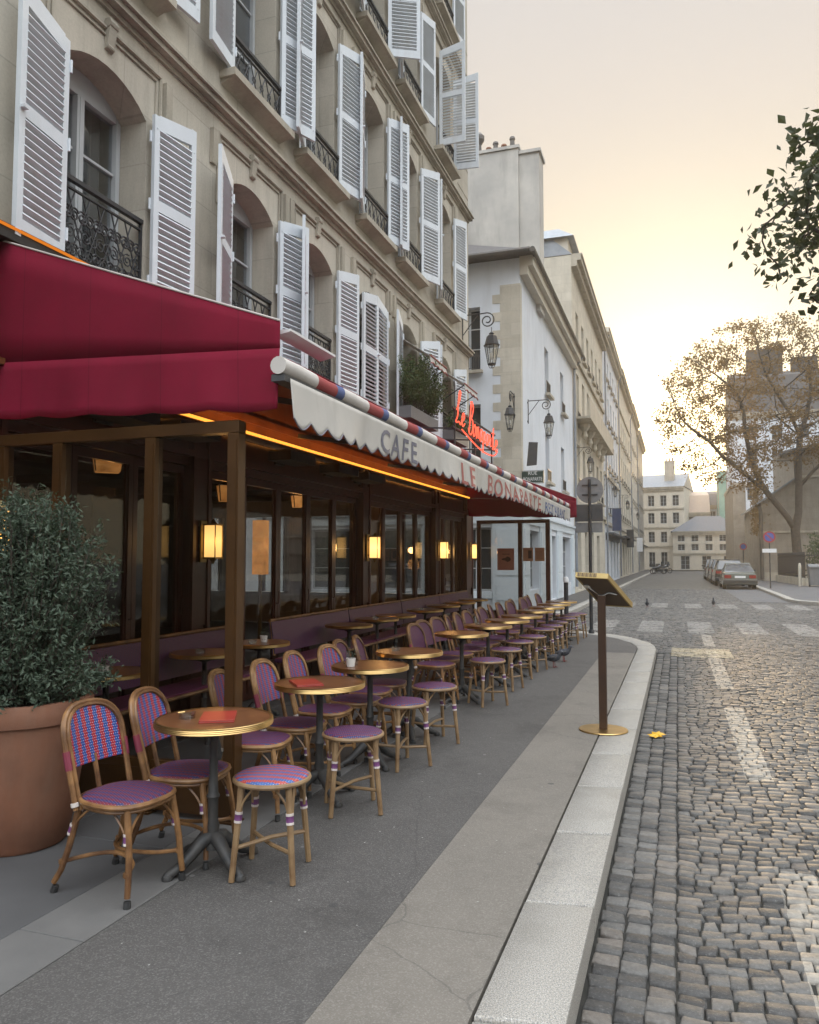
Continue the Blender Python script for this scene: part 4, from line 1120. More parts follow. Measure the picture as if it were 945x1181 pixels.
def make_chair(name, label, backmat, seatmat, frame):
    t = thing(name, label, 'chair')
    out = supell(.198, .195, 28)
    g = G(); pad(g, out, .447, .012); g.build('seat', M(seatmat), t, smooth=True, ang=75)
    g = G(); g.tube([(x * 1.02, y * 1.02, .440) for x, y in out], .0135, 8, closed=True); g.tube([(x * .97, y * .97, .417) for x, y in out], .010, 6, closed=True)
    g.build('seat_rim', M(frame), t, smooth=True)
    # legs: front pair, rear pair
    tops = {(1,1): (.150,.150,.425), (1,-1): (.150,-.150,.425), (-1,1): (-.150,.150,.425), (-1,-1): (-.150,-.150,.425)}
    bots = {(1,1): (.195,.185,.0), (1,-1): (.195,-.185,.0), (-1,1): (-.265,.195,.0), (-1,-1): (-.265,-.195,.0)}
    for k in tops:
        sx, sy = k
        a, b = Vector(tops[k]), Vector(bots[k]); m = a.lerp(b, .5) + Vector((.012 * k[0], 0, 0)) * (1 if k[0] > 0 else -1)
        g = G(); g.tube([a, a.lerp(m, .5), m, m.lerp(b, .5), b + Vector((0,0,.045))], [.0165,.0165,.0155,.0145,.014], 8); o = g.build('leg', M(frame), t, smooth=True)
        g = G(); g.tube([m.lerp(b, .85), b + Vector((0,0,.0))], [.0165,.0175], 8); g.build('foot', M('rubber'), o, smooth=True)
        cuff(o, a, b, .30, .0188)
        q = a.lerp(b, .36); g = G()                      # V shaped brace between leg and seat
        g.tube(cat([(q.x * .38, a.y * 1.05, .412), (q.x * .78, q.y * .98, .345), q], 4) + cat([q, (q.x * .98, q.y * .78, .345), (a.x * 1.05, q.y * .38, .412)], 4)[1:], .0065, 5)
        g.build('brace', M(frame), o, smooth=True)
    # bowed stretchers front to back on each side, meeting under the seat
    for sy in (-1, 1):
        a = Vector(tops[(1, sy)]).lerp(Vector(bots[(1, sy)]), .66); b = Vector(tops[(-1, sy)]).lerp(Vector(bots[(-1, sy)]), .66)
        g = G(); g.tube(cat([a, (a.x * .62, sy * .07, a.z + .012), (-.03, sy * .020, a.z + .018), (b.x * .62, sy * .07, b.z + .012), b], 5), .0105, 7)
        band(g, a + Vector((0,0,.012)), a - Vector((0,0,.012)), .5, .019, .02); band(g, b + Vector((0,0,.012)), b - Vector((0,0,.012)), .5, .019, .02)
        g.build('stretcher', M(frame), t, smooth=True)
    # back hoop with raked uprights
    lo, hi = .395, .875
    def bk(u, z):                                       # back surface: raked and slightly curved round the sitter
        f = (z - lo) / (hi - lo); return (-.165 - .125 * f - .006 + .05 * (abs(u) / .2) ** 2 * .6, u, z)
    side = [bk(-.178 - .008 * f, lo + (.72 - lo) * f) for f in np.linspace(0, 1, 5)]
    arc = [bk(.202 * math.cos(a), .70 + .165 * math.sin(a)) for a in np.linspace(PI, 0, 17)][1:-1]
    arc = [bk(math.copysign(abs(math.cos(a)) ** .72, math.cos(a)) * .187, .70 + .172 * abs(math.sin(a)) ** .8) for a in np.linspace(PI, 0, 19)][1:-1]
    hoop = side + arc + [(p[0], -p[1], p[2]) for p in side[::-1]]
    g = G(); g.tube(hoop, .0150, 8); g.tube([(p[0] + .014, p[1] * .90, .40 + (p[2] - .40) * .975) for p in hoop], .009, 6)
    hp = g.build('back_hoop', M(frame), t, smooth=True)
    g = G(); g.tube([bk(0, .62), bk(0, .40)], .013, 7); g.build('back_post', M(frame), t, smooth=True)
    nu, nv = 12, 9; g = G(); vs = []
    for i in range(nv + 1):
        for j in range(nu + 1):
            u = -1 + 2 * j / nu
            zt_ = .70 + .165 * max(0, 1 - abs(u) ** 2.6) ** .45 if abs(u) < 1 else .70
            zb = .585
            z = zb + (zt_ - zb) * i / nv
            p = bk(u * .172, z); vs.append((p[0] + .010, p[1], p[2]))
    k = len(vs); vs += [(x - .012, y, z) for x, y, z in vs]
    A = lambda i, j: i * (nu + 1) + j
    fs = [(A(i,j), A(i,j+1), A(i+1,j+1), A(i+1,j)) for i in range(nv) for j in range(nu)]
    fs += [tuple(k + q for q in f[::-1]) for f in fs]
    rim = [A(0,j) for j in range(nu)] + [A(i,nu) for i in range(nv)] + [A(nv,j) for j in range(nu,0,-1)] + [A(i,0) for i in range(nv,0,-1)]
    fs += [(rim[q], k + rim[q], k + rim[(q+1) % len(rim)], rim[(q+1) % len(rim)]) for q in range(len(rim))]
    g.add(vs, fs); g.build('backrest', M(backmat), t, smooth=True, ang=60)
    for p, q in ((hoop[2], hoop[4]), (hoop[-3], hoop[-5])):   # wrapped joints of the uprights
        g = G(); band(g, p, q, .4, .0186, .09); g.build('wrap', M('bind_red'), hp, smooth=True)
    for p, q in ((hoop[0], hoop[4]), (hoop[-1], hoop[-5])):
        g = G(); band(g, p, q, .08, .021, .02); g.build('binding', M('bind_white'), hp, smooth=True)
    return t
def make_stool(name, label, seatmat, frame):
    t = thing(name, label, 'stool')
    out = supell(.180, .180, 28, 2., 0)
    g = G(); pad(g, out, .462, .010); g.build('seat', M(seatmat), t, smooth=True, ang=75)
    g = G(); g.tube([(x * 1.01, y * 1.01, .452) for x, y in out], .0125, 8, closed=True); g.build('seat_rim', M(frame), t, smooth=True)
    for sx in (-1, 1):
        for sy in (-1, 1):
            a = Vector((sx * .115, sy * .115, .445)); b = Vector((sx * .150, sy * .150, 0))
            g = G(); g.tube([a, a.lerp(b, .5), b], [.0165,.016,.0145], 8); g.tube([a + Vector((sx*.02, -sy*.022, 0)), a.lerp(b, .34) + Vector((sx*.006,-sy*.012,0))], .009, 6); o = g.build('leg', M(frame), t, smooth=True)
            cuff(o, a, b, .335, .0198); br = G()
            q = a.lerp(b, .36)
            br.tube(cat([(q.x * .35, q.y * 1.02, .442), (q.x * .80, q.y * 1.0, .37), q], 4) + cat([q, (q.x * 1.0, q.y * .80, .37), (q.x * 1.02, q.y * .35, .442)], 4)[1:], .0065, 5)
            br.build('brace', M(frame), o, smooth=True)
    for s in (1, -1):
        g = G(); p = .133; z = .145 + (.008 if s > 0 else -.006)
        g.tube([(-p, -p * s, z), (0, 0, z + .012 * s), (p, p * s, z)], .0105, 7); g.build('stretcher', M(frame), t, smooth=True)
    return t
def make_table(name, label):
    t = thing(name, label, 'table')
    g = G(); g.lathe([(.0005, .700), (.26, .700), (.284, .704), (.284, .7305), (.0005, .7315)], 40); g.build('tabletop', M('table_laminate'), t, smooth=True, ang=30)
    g = G(); g.lathe([(.283, .698), (.292, .700), (.295, .704), (.292, .7085), (.295, .712), (.292, .7165), (.295, .720), (.292, .7245), (.294, .729), (.288, .7325), (.279, .7322)], 40, cap=False); g.build('brass_band', M('brass'), t, smooth=True, ang=30)
    g = G(); g.lathe([(.16, .676), (.16, .698), (.02, .699)], 20); g.lathe([(.055, .655), (.03, .676)], 16)
    g.lathe([(.045, .09), (.040, .14), (.030, .17), (.034, .20), (.026, .23), (.026, .33), (.034, .345), (.026, .36), (.022, .45), (.022, .64), (.032, .655)], 14)
    g.build('pedestal', M('iron_cast'), t, smooth=True, ang=50)
    for k in range(4):
        a = PI/4 + k * PI/2; d = Vector((math.cos(a), math.sin(a), 0))
        g = G(); pts = [d * .015 + Vector((0,0,.145)), d * .06 + Vector((0,0,.135)), d * .12 + Vector((0,0,.085)), d * .18 + Vector((0,0,.042)), d * .235 + Vector((0,0,.024)), d * .265 + Vector((0,0,.014))]
        g.tube(pts, [.034, .034, .030, .026, .022, .012], 8); g.lathe([(.026, 0), (.028, .012), (.018, .03)], 10, tuple(d * .245)); g.build('foot', M('iron_cast'), t, smooth=True, ang=60)
    return t

CY = [4.30,4.80,5.31,5.80,6.17,6.58,7.95,8.42,8.92,9.38,9.76,10.18,10.62,11.02,11.80,12.27,12.76,13.38,13.95,14.58,15.2,15.75]
c1 = make_chair('bistro_chair', 'rattan bistro chair nearest the terracotta pot, red and blue striped woven back', 'weave_back', 'weave_seat', 'rattan_dark')
c1.scale = (for_scale,) * 3; c1.location = (-2.48, 3.12, 0); c1.rotation_euler = (0, 0, R(-6)); tag(c1, group='rattan bistro chairs')
dup(c1, (-2.45, 3.57, 0), R(8), 'rattan bistro chair behind the front table with the red menu, outside the glass screen')
c2 = make_chair('bistro_chair', '', 'weave_back', 'weave_seat', 'rattan'); c2.scale = (for_scale,) * 3; tag(c2, group='rattan bistro chairs')
c3 = make_chair('bistro_chair', '', 'weave_back_purple', 'weave_seat', 'rattan_dark'); c3.scale = (for_scale,) * 3; tag(c3, group='rattan bistro chairs')
used = {}
for i, y in enumerate(CY):
    src = c2 if i < 4 else c3
    lab = '%s rattan bistro chair in the front row beyond the near glass screen' % ORD[i] if i < len(CY) - 1 else 'last rattan bistro chair in the front row, by the far glass screen'
    loc = (-2.46 + random.uniform(-.05, .05), y + random.uniform(-.04, .04), 0); rz = R(random.uniform(-13, 13))
    if src.name not in used: used[src.name] = 1; src.location = loc; src.rotation_euler = (0, 0, rz); src['label'] = lab
    else: dup(src, loc, rz, lab)
TY = [3.46,4.67,5.55,6.49,8.27,9.35,10.24,11.10,12.28,13.24,14.2,15.1]
TX = [-2.23,-2.22,-2.22,-2.23,-2.24,-2.20,-2.15,-2.12,-2.13,-2.10,-2.12,-2.12]
t1 = make_table('bistro_table', 'nearest round bistro table, red menu folder on its brass edged top'); t1.location = (TX[0], TY[0], 0); t1.rotation_euler = (0, 0, R(20)); tag(t1, group='bistro tables of the front row')
for i in range(1, len(TY)):
    dup(t1, (TX[i], TY[i], 0), R(random.uniform(0, 90)), ('second bistro table of the front row, a red menu folder on it', '')[0] if i == 1 else '%s bistro table of the front row counted from the terracotta pot' % ORD[i])
BY = [4.61,5.85,6.71,8.87,9.92,10.6,11.89,13.13,14.2,15.3]
for i, y in enumerate(BY):
    dup(t1, (-3.86 + random.uniform(-.04, .04), y, 0), R(random.uniform(0, 90)), '%s bistro table along the woven bench counted from the near screen' % ORD[i], 'bistro tables along the bench')
SYs = [3.50,4.52,5.59,6.38,8.18,9.23,10.16,10.89,12.05,12.71,13.5,14.37,15.15,15.65]
s1 = make_stool('bistro_stool', 'nearest rattan stool with a bright red and blue striped seat', 'weave_stool_bright', 'rattan_pale'); s1.location = (-1.92, 3.50, 0); s1.rotation_euler = (0, 0, R(12)); tag(s1, group='rattan stools')
s2 = make_stool('bistro_stool', 'second rattan stool from the terracotta pot, purple seat', 'weave_seat', 'rattan_pale'); tag(s2, group='rattan stools')
for i, y in enumerate(SYs[1:]):
    x = -1.96 + random.uniform(-.03, .03) + (.10 if i == 12 else 0)
    if i == 0: s2.location = (-1.92, y, 0); s2.rotation_euler = (0, 0, R(30)); continue
    dup(s2, (x, y, 0), R(random.uniform(0, 90)), '%s rattan stool from the terracotta pot on the street side' % ORD[i + 1])
# things on the tables
def folder(x, y, rz, label):
    t = thing('menu_folder', label, 'menu', (x, y, .7325), R(rz)); g = G(); g.bbox(-.085, .085, -.12, .12, 0, .006, .001); g.bbox(-.084, .084, -.119, .119, .0075, .013, .001)
    g.build('cover', M('red_menu'), t); g = G(); g.box(-.08, .082, -.115, .115, .0061, .0074); g.build('pages', M('white_plate'), t)
folder(TX[0] + .03, TY[0] - .01, 28, 'red menu folder on the nearest front row table'); folder(TX[1] - .05, TY[1] - .10, 40, 'red menu folder on the second front row table')
def ashtray(x, y, label, z=.7325):
    g = G(); g.lathe([(.0005, 0), (.040, 0), (.043, .030), (.037, .032), (.034, .008), (.0005, .007)], 16, cap=False); o = g.build('ashtray', M('glass_cup'), smooth=True, ang=40); o.location = (x, y, z); tag(o, label, 'ashtray', 'glass ashtrays on the tables')
for i in (0, 2, 3, 5, 8): ashtray(TX[i] - .12, TY[i] - .06 + .05 * (i % 2), 'glass ashtray on the %s front row table' % ORD[i])
for i in (0, 1, 2, 4, 6): ashtray(-3.84, BY[i] - .12, 'glass ashtray on the %s table along the bench' % ORD[i])
g = G(); g.bar((0, -.02, .035), (.06, .07, .042), .010, .003); g.tube([(-.02, -.05, .034), (.0, -.02, .035)], .005, 6)
o = g.build('tin_knife', M('brass')); o.location = (TX[0] - .12, TY[0] - .06, .7325); tag(o, 'small brass knife lying across the ashtray on the nearest table', 'knife')
def pot(x, y, label):
    t = thing('small_pot', label, 'pot', (x, y, .7325)); g = G(); g.lathe([(.0005, 0), (.030, 0), (.038, .062), (.033, .062), (.028, .01), (.0005, .01)], 16, cap=False); g.build('cup', M('white_ceramic'), t, smooth=True, ang=40)
    g = G(); gs = G(); sprigs(g, gs, (0, 0, .02), [(random.uniform(-.03,.03), random.uniform(-.03,.03), random.uniform(.08,.12)) for _ in range(6)], .008, 8, .01, .0015); g.build('herb', M('leaf_bush'), t); gs.build('stem', M('bark'), t)
pot(TX[2] - .10, TY[2] - .14, 'small white pot on the third front row table'); pot(-3.78, BY[0] - .13, 'small white pot on the first table along the bench'); pot(-3.80, BY[2] + .02, 'small white pot on the third table along the bench')

# woven benches along the front
def bench(y0, y1, label):
    t = thing('bench', label, 'bench', (0, 0, 0), 0, 'woven benches along the cafe front')
    n = max(1, round((y1 - y0) / 2.4)); L = (y1 - y0) / n
    for k in range(n):
        a, b = y0 + k * L + .01, y0 + (k + 1) * L - .01
        g = G(); g.hprism([(-4.20,.50),(-4.165,.50),(-4.215,.845),(-4.25,.845)], a, b); g.build('backrest', M('weave_bench'), t)
        g = G(); g.bbox(-4.17, -3.80, a, b, .41, .455, .012); g.build('seat', M('weave_bench_seat'), t)
        g = G(); g.tube([(-4.235, a, .86), (-4.235, b, .86)], .018, 8); g.tube([(-4.235, a + .01, .86), (-4.18, a + .01, .48)], .014, 6); g.tube([(-4.235, b - .01, .86), (-4.18, b - .01, .48)], .014, 6); g.tube([(-3.80, a, .425), (-3.80, b, .425)], .016, 8)
        g.build('trim', M('rattan_dark'), t, smooth=True)
        for y in (a + .05, b - .05):
            for x in (-4.15, -3.83):
                g = G(); g.tube([(x, y, .41), (x, y, 0)], .018, 8); g.build('leg', M('rattan_dark'), t, smooth=True)
bench(4.2, 6.75, 'short purple woven bench behind the near glass screen'); bench(7.62, 16.1, 'long purple woven bench along the folding glass doors')

# planter with shrub
t = thing('planter', 'big terracotta pot holding a bushy grey-green shrub at the terrace corner', 'planter', (-3.44, 3.42, 0))
g = G(); g.lathe([(.0005, .0), (.245, .0), (.262, .02), (.30, .22), (.335, .46), (.352, .64), (.356, .66), (.372, .665), (.380, .70), (.378, .76), (.368, .775), (.338, .775), (.328, .73), (.0005, .72)], 48, cap=False); g.build('pot', M('terracotta_pot'), t, smooth=True, ang=40)
g = G(); g.lathe([(.0005, .742), (.2, .745), (.332, .735)], 24, cap=False); g.build('soil', M('soil'), t)
random.seed(5); g = G(); gs = G(); tips = []
for _ in range(330):
    a = random.uniform(0, 2 * PI); el = random.random()
    r_ = .50 * math.sqrt(random.random()); z = .95 + .92 * random.random() ** .75
    rr = r_ * (1.0 if z < 1.5 else (2.12 - z) / .62); rr = max(rr, .05)
    tips.append((rr * math.cos(a), rr * math.sin(a), z))
for _ in range(46):
    a = random.uniform(0, 2 * PI); q_ = random.uniform(.1, .5); tips.append((q_ * math.cos(a), q_ * math.sin(a), 1.93 - q_ * .8 + random.uniform(-.05, .16)))
for _ in range(60):
    a = random.uniform(0, 2 * PI); tips.append((random.uniform(.36,.55) * math.cos(a), random.uniform(.36,.55) * math.sin(a), random.uniform(.72, 1.0)))
for T in tips: sprigs(g, gs, (T[0] * .35, T[1] * .35, .75 + max(0, (T[2] - 1.2) * .35)), [T], .0125, 84, .05, .005)
g.build('foliage', M('leaf_bush'), t); gs.build('stem', M('bark'), t)

# menu stand on the kerb side
t = thing('menu_stand', 'bronze menu stand with a tilted brass edged board on a round foot', 'menu stand', (-.66, 7.28, 0), R(-4))
g = G(); g.lathe([(.0005, 0), (.215, 0), (.217, .006), (.213, .012), (.0005, .013)], 40, cap=False); g.build('foot', M('brass'), t, smooth=True, ang=30)
g = G(); g.box(-.034, .034, -.02, .02, .0135, 1.20); g.build('post', M('corten'), t)
A0, Bv, Nv = Vector((-.215, -.10, 1.372)), None, None
ex = Vector((.285, .03, -.012)); dn = Vector((.165, .36, -.275)); nn = ex.cross(dn).normalized()
nn = nn if nn.z > 0 else -nn
def slab3(g, o, a, b, n, t0, t1):
    P_ = [o, o + a, o + a + b, o + b]
    g.add([tuple(p + n * t0) for p in P_] + [tuple(p + n * t1) for p in P_], [(0,3,2,1),(4,5,6,7),(0,1,5,4),(1,2,6,5),(2,3,7,6),(3,0,4,7)])
g = G(); slab3(g, A0 + ex * .03 + dn * .03, ex * .94, dn * .94, nn, .0, .03); g.build('board', M('corten'), t)
g = G(); eu, du = ex.normalized(), dn.normalized()
slab3(g, A0, ex, du * .014, nn, -.004, .052); slab3(g, A0 + dn - du * .014, ex, du * .014, nn, -.004, .052)
slab3(g, A0 + du * .0141, eu * .014, dn - du * .0282, nn, -.004, .052); slab3(g, A0 + ex - eu * .014 + du * .0141, eu * .014, dn - du * .0282, nn, -.004, .052); g.build('edge_frame', M('brass_dull'), t)
g = G(); slab3(g, A0 + ex * .08 + dn * .07, ex * .84, dn * .86, nn, .031, .033); g.build('menu_sheet', M('white_plate'), t)
g = G(); q = A0 + ex * .5 + dn * .42
g.tube(cat([q - eu * .10 - du * .03 - nn * .004, q - eu * .06 - nn * .03, Vector((0, 0, 1.20)) , q + eu * .06 - nn * .03, q + eu * .10 + du * .06 - nn * .004], 6), .008, 6); g.build('bracket', M('steel'), t, smooth=True)
g = G(); slab3(g, q - eu * .13 - du * .08, eu * .05, du * .05, nn, -.012, -.0005); g.build('clip', M('steel'), t)
g = G()
for k in range(5):                                   # small raised letters standing on the top edge
    for a, b in ((0, .012), (.018, .008)): slab3(g, A0 + eu * (.02 + .035 * k + a) - du * .0005, eu * b, -du * .003, nn, .006, .046)
g.build('lettering', M('corten'), t)

# pigeons, fallen leaf
def pigeon(x, y, z, rz, label, up=0.):
    t = thing('pigeon', label, 'bird', (x, y, z), R(rz), 'pigeons')
    g = G(); k = 14
    sp = [(-.17,.095,.004),(-.12,.105,.014),(-.07,.12,.036),(-.02,.128,.052),(.03,.135,.056),(.07,.150,.046),(.095,.175,.030),(.105,.200,.023),(.118,.222,.025),(.135,.228,.020),(.150,.222,.009),(.168,.214,.003)]
    sp = [(x_ * (1 - .35 * up), z_ + up * (.06 * x_ / .1 if x_ > 0 else -.02), r_) for x_, z_, r_ in sp]
    g.tube([(a, 0, b) for a, b, _ in sp], [r_ for _, _, r_ in sp], 10)
    g.build('body', M('pigeon_grey'), t, smooth=True, ang=180)
    for s in (-1, 1):
        g = G(); g.tube([(.06, s * .040, .145), (0, s * .054, .138), (-.08, s * .036, .118), (-.15, s * .014, .100)], [.012, .022, .016, .004], 8); g.build('wing', M('dark_panel'), t, smooth=True)
        g = G(); g.tube([(.01, s * .022, .09), (.012, s * .024, .0)], .0045, 5); g.tube([(.012, s * .024, .004), (.045, s * .03, .003)], .004, 4); g.build('leg', M('tail_red'), t)
pigeon(-1.70, 11.25, 0, -22, 'nearer of two dark pigeons pecking on the pavement beside the stools'); pigeon(-1.66, 11.95, 0, -14, 'farther of two dark pigeons on the pavement beside the stools')
pigeon(-1.02, 28.0, RZ, -90, 'left pigeon standing on the cobbled crossing', 1.); pigeon(1.15, 29.3, RZ, -95, 'right pigeon standing on the cobbles in line with the parked cars', 1.)
g = G(); vs = []; ol = [(0,-.09),(.012,-.045),(.06,-.06),(.045,-.02),(.085,.0),(.05,.02),(.065,.06),(.02,.045),(0,.085),(-.02,.045),(-.065,.06),(-.05,.02),(-.085,.0),(-.045,-.02),(-.06,-.06),(-.012,-.045)]
vs = [(x, y, .012 * math.sin(x * 30) + .25 * y * y * 10 * .3) for x, y in ol] + [(0, 0, .014)]; n = len(ol)
g.add(vs, [(i, (i+1) % n, n) for i in range(n)])
o = g.build('fallen_leaf', M('leaf_yellow')); s = o.modifiers.new('thickness', 'SOLIDIFY'); s.thickness = .0012
o.location = (-.215, 7.70, RZ + .024); o.rotation_euler = (R(4), 0, R(35)); tag(o, 'bright yellow fallen leaf on the cobbles beside the kerb', 'leaf')

# ---------------------------------------------------------------- town behind
WINC = {}
def far_window(w, h, style):
    k = (round(w, 2), round(h, 2), style)
    if k not in WINC:
        f = G()
        for s in (0, 1): f.box(s * (w - .05), s * (w - .05) + .05, 0, .05, 0, h)
        f.box(.05, w - .05, 0, .05, h - .06, h); f.box(.05, w - .05, 0, .05, 0, .07); f.box(w/2 - .03, w/2 + .03, -.01, .05, .07, h - .06)
        for z in (h * .36, h * .68): f.box(.05, w/2 - .03, 0, .04, z - .015, z + .015); f.box(w/2 + .03, w - .05, 0, .04, z - .015, z + .015)
        p = G(); p.box(.045, w - .045, .02, .03, .05, h - .05)
        s_ = G(); s_.box(-.10, w + .10, -.42, -.26, -.10, -.01)
        r = G(); r.box(-.0, w, -.30, -.275, .42, .45); r.box(0, w, -.30, -.28, .05, .07)
        for i in range(9): r.box(w * (i + .5) / 9 - .008, w * (i + .5) / 9 + .008, -.296, -.28, .07, .42)
        fo = f.build('window', M('frame_paint')); po = p.build('pane', M('pane_far')); so_ = s_.build('sill', M('stone_trim')); ro = r.build('railing', M('iron'))
        WINC[k] = (fo.data, po.data, so_.data, ro.data)
        for o in (fo, po, so_, ro): bpy.data.objects.remove(o)
    return WINC[k]
def house(name, label, loc, rz, w, d, h, mat, holes, roof='mansard', cornice=.45, sillrail=True, courses=(), roofmat='zinc', side=None, style=0, rail_mat=None, roofh=2.6, sides=True, cat_='building', trim='stone_trim', door=None):
    """front wall along local x at y=0 facing -y"""
    t = thing(name, label, cat_, loc, rz)
    g = G(); dep = .26
    wall(g, (0,0,0), (1,0,0), (0,-1,0), w, h, [(a, b, c, e, 0) for a, b, c, e in holes], dep)
    sh = side or {}
    wall(g, (0,d,0), (0,-1,0), (-1,0,0), d, h, [(d - b, d - a, c, e, 0) for a, b, c, e in sh.get('l', [])], dep)
    wall(g, (w,0,0), (0,1,0), (1,0,0), d, h, [(a, b, c, e, 0) for a, b, c, e in sh.get('r', [])], dep)
    g.add([(w,d,0),(0,d,0),(0,d,h),(w,d,h)], [(0,1,2,3)])
    g.build('wall', M(mat), t)
    if cornice:
        g = G(); c = cornice
        g.box(-.03, w + .03, -c, -.002, h - .28, h - .05); g.box(-.03, w + .03, -c * .6, -.003, h - .55, h - .282); g.box(-.03, w + .03, -c - .06, -.004, h - .048, h + .03)
        g.build('cornice', M(trim), t)
        for z in courses:
            g = G(); g.box(-.01, w + .01, -.12, -.002, z, z + .22); g.build('string_course', M(trim), t)
    g = G(); o = .06 + cornice
    if roof == 'mansard':
        z1, z2 = h + roofh * .75, h + roofh
        g.add([(0,-.05,h+.04),(w,-.05,h+.04),(w,1.1,z1),(0,1.1,z1),(w,d/2,z2),(0,d/2,z2),(w,d-1.1,z1),(0,d-1.1,z1),(w,d,h+.04),(0,d,h+.04)],
              [(0,1,2,3),(3,2,4,5),(5,4,6,7),(7,6,8,9),(0,3,5,7,9),(1,8,6,4,2),(0,9,8,1)])
    elif roof == 'hip':
        z2 = h + roofh; k = min(w, d) * .45
        g.add([(-o,-o,h+.04),(w+o,-o,h+.04),(w+o,d+o,h+.04),(-o,d+o,h+.04),(k,d/2 if d < w else k,z2),(w-k,d/2 if d < w else k,z2),(w-k,d/2 if d < w else d-k,z2),(k,d/2 if d < w else d-k,z2)],
              [(0,1,5,4),(1,2,6,5),(2,3,7,6),(3,0,4,7),(4,5,6,7),(0,3,2,1)])
    elif roof == 'flat': g.box(-.05, w + .05, -.1, d, h + .031, h + .25)
    elif roof == 'gable':
        g.add([(-o*.3,-o,h+.04),(w+o*.3,-o,h+.04),(w+o*.3,d+o,h+.04),(-o*.3,d+o,h+.04),(-o*.3,d/2,h+roofh),(w+o*.3,d/2,h+roofh)], [(0,1,5,4),(2,3,4,5),(0,4,3),(1,2,5),(0,3,2,1)])
    g.build('roof', M(roofmat), t)
    def place(a, b, c, e, M4):
        fo, po, so_, ro = far_window(b - a, e - c, style)
        f = link('window', fo, t); f.matrix_local = M4
        link('pane', po, f)
        if sillrail and c > 2.5: link('sill', so_, f); link('railing', ro, f)
    for a, b, c, e in holes: place(a, b, c, e, Matrix.Translation((a, .22, c)))
    for a, b, c, e in sh.get('r', []): place(a, b, c, e, Matrix.Translation((w - .22, a, c)) @ Matrix.Rotation(PI/2, 4, 'Z'))
    for a, b, c, e in sh.get('l', []): place(a, b, c, e, Matrix.Translation((.22, b, c)) @ Matrix.Rotation(-PI/2, 4, 'Z'))
    return t
def grid(w, n, ww, rows, m=0.):
    return [(m + (w - 2*m) * (i + .5) / n - ww/2, m + (w - 2*m) * (i + .5) / n + ww/2, a, b) for a, b in rows for i in range(n)]
def chimney(t, x0, x1, y0, y1, z0, z1, pots=4, mat='render_chimney'):
    g = G(); g.box(x0, x1, y0, y1, z0, z1); g.box(x0 - .06, x1 + .06, y0 - .06, y1 + .06, z1 + .002, z1 + .14); o = g.build('chimney', M(mat), t)
    for k in range(pots):
        f = (k + .5) / pots; x = x0 + (x1 - x0) * f if x1 - x0 > y1 - y0 else (x0 + x1)/2; y = (y0 + y1)/2 if x1 - x0 > y1 - y0 else y0 + (y1 - y0) * f
        g = G(); hh = .35 + .2 * ((k * 7) % 3) / 2; g.lathe([(.13, 0), (.10, hh * .8), (.13, hh * .85), (.12, hh)], 8, (x, y, z1 + .14)); g.build('chimney_pot', M('terracotta_pot' if k % 2 else 'gutter'), o)

XL = -4.4
# white corner building across the side street (front wall looks onto our street)
W1 = 12.6
rows = [(3.9, 5.5), (6.7, 8.3)]
fr = [(4.6, 5.5, 4.3, 6.1), (8.6, 9.5, 4.3, 6.1), (4.6, 5.5, 7.5, 9.2), (8.6, 9.5, 7.5, 9.2), (1.1, 3.0, .55, 2.45), (5.6, 6.9, .05, 2.4), (8.4, 11.2, .55, 2.45)]
lf = [(1.25, 2.0, 7.35, 9.35), (1.25, 2.0, 4.2, 6.3), (3.9, 4.7, 7.35, 9.35), (3.9, 4.7, 4.2, 6.3), (.95, 1.95, .55, 2.5), (3.2, 4.6, .55, 2.5), (5.6, 7.0, .55, 2.5)]
wb = house('white_building', 'white rendered corner building with pale stone quoins across the side street', (XL, 23.2, 0), PI/2, W1, 11, 10.75, 'render_white', fr, roof='hip', cornice=.42, side={'l': lf}, roofmat='tile_roof', roofh=3.2, trim='render_cream')
g = G()
for k in range(27):                                    # alternating quoin stones wrapping the corner
    z0 = 2.95 + k * .28
    a = .86 if k % 2 else .62
    if z0 + .28 > 10.2: break
    g.box(-.012, .24, -.012, a, z0 + .001, z0 + .279)
g.build('quoin', M('stone_quoin'), wb)
g = G(); g.tube([(-.50, -.48, 10.78), (W1 + .5, -.48, 10.78)], .085, 8); g.build('gutter', M('gutter'), wb)
g = G(); g.tube([(-.5, -.4, 10.78), (-.5, 9, 10.78)], .085, 8); g.build('gutter', M('gutter'), wb)
g = G(); g.tube([(W1 - .2, -.48, 10.7), (W1 - .2, -.3, 10.45), (W1 - .1, -.10, 10.2), (W1 - .1, -.10, .3)], .065, 8); g.build('downpipe', M('zinc'), wb)
g = G()                                                # wooden shop front of the ground floor
g.box(-.06, -.013, -.06, 9, 2.62, 2.94); g.box(-.05, W1 - .3, -.06, -.013, 2.62, 2.94); g.box(-.12, -.061, -.12, 9, 2.90, 2.98); g.box(-.119, W1 - .3, -.12, -.062, 2.90, 2.979)
for y0, y1 in ((-.055, .9), (2.0, 3.15), (4.65, 5.55), (7.05, 8.9)):
    g.box(-.05, -.002, y0, y1, .02, 2.618); g.box(-.075, -.051, y0 + .12, y1 - .12, .3, .95) if y1 - y0 > .4 else None; g.box(-.075, -.051, y0 + .12, y1 - .12, 1.05, 2.45) if y1 - y0 > .4 else None
for x0, x1 in ((.0, 1.05), (3.05, 5.55), (6.95, 8.35), (11.25, 12.2)):
    g.box(x0 if x0 else .0, x1, -.05, -.002, .02, 2.618); g.box(x0 + .12, x1 - .12, -.075, -.051, .3, .95); g.box(x0 + .12, x1 - .12, -.075, -.051, 1.05, 2.45)
for x0, x1 in ((.95, 2.0), (3.15, 4.65), (5.55, 7.05)): g.box(-.06, -.002, x0 - .03, x1 + .03, .35, .54)
g.build('shop_front', M('shop_white'), wb)
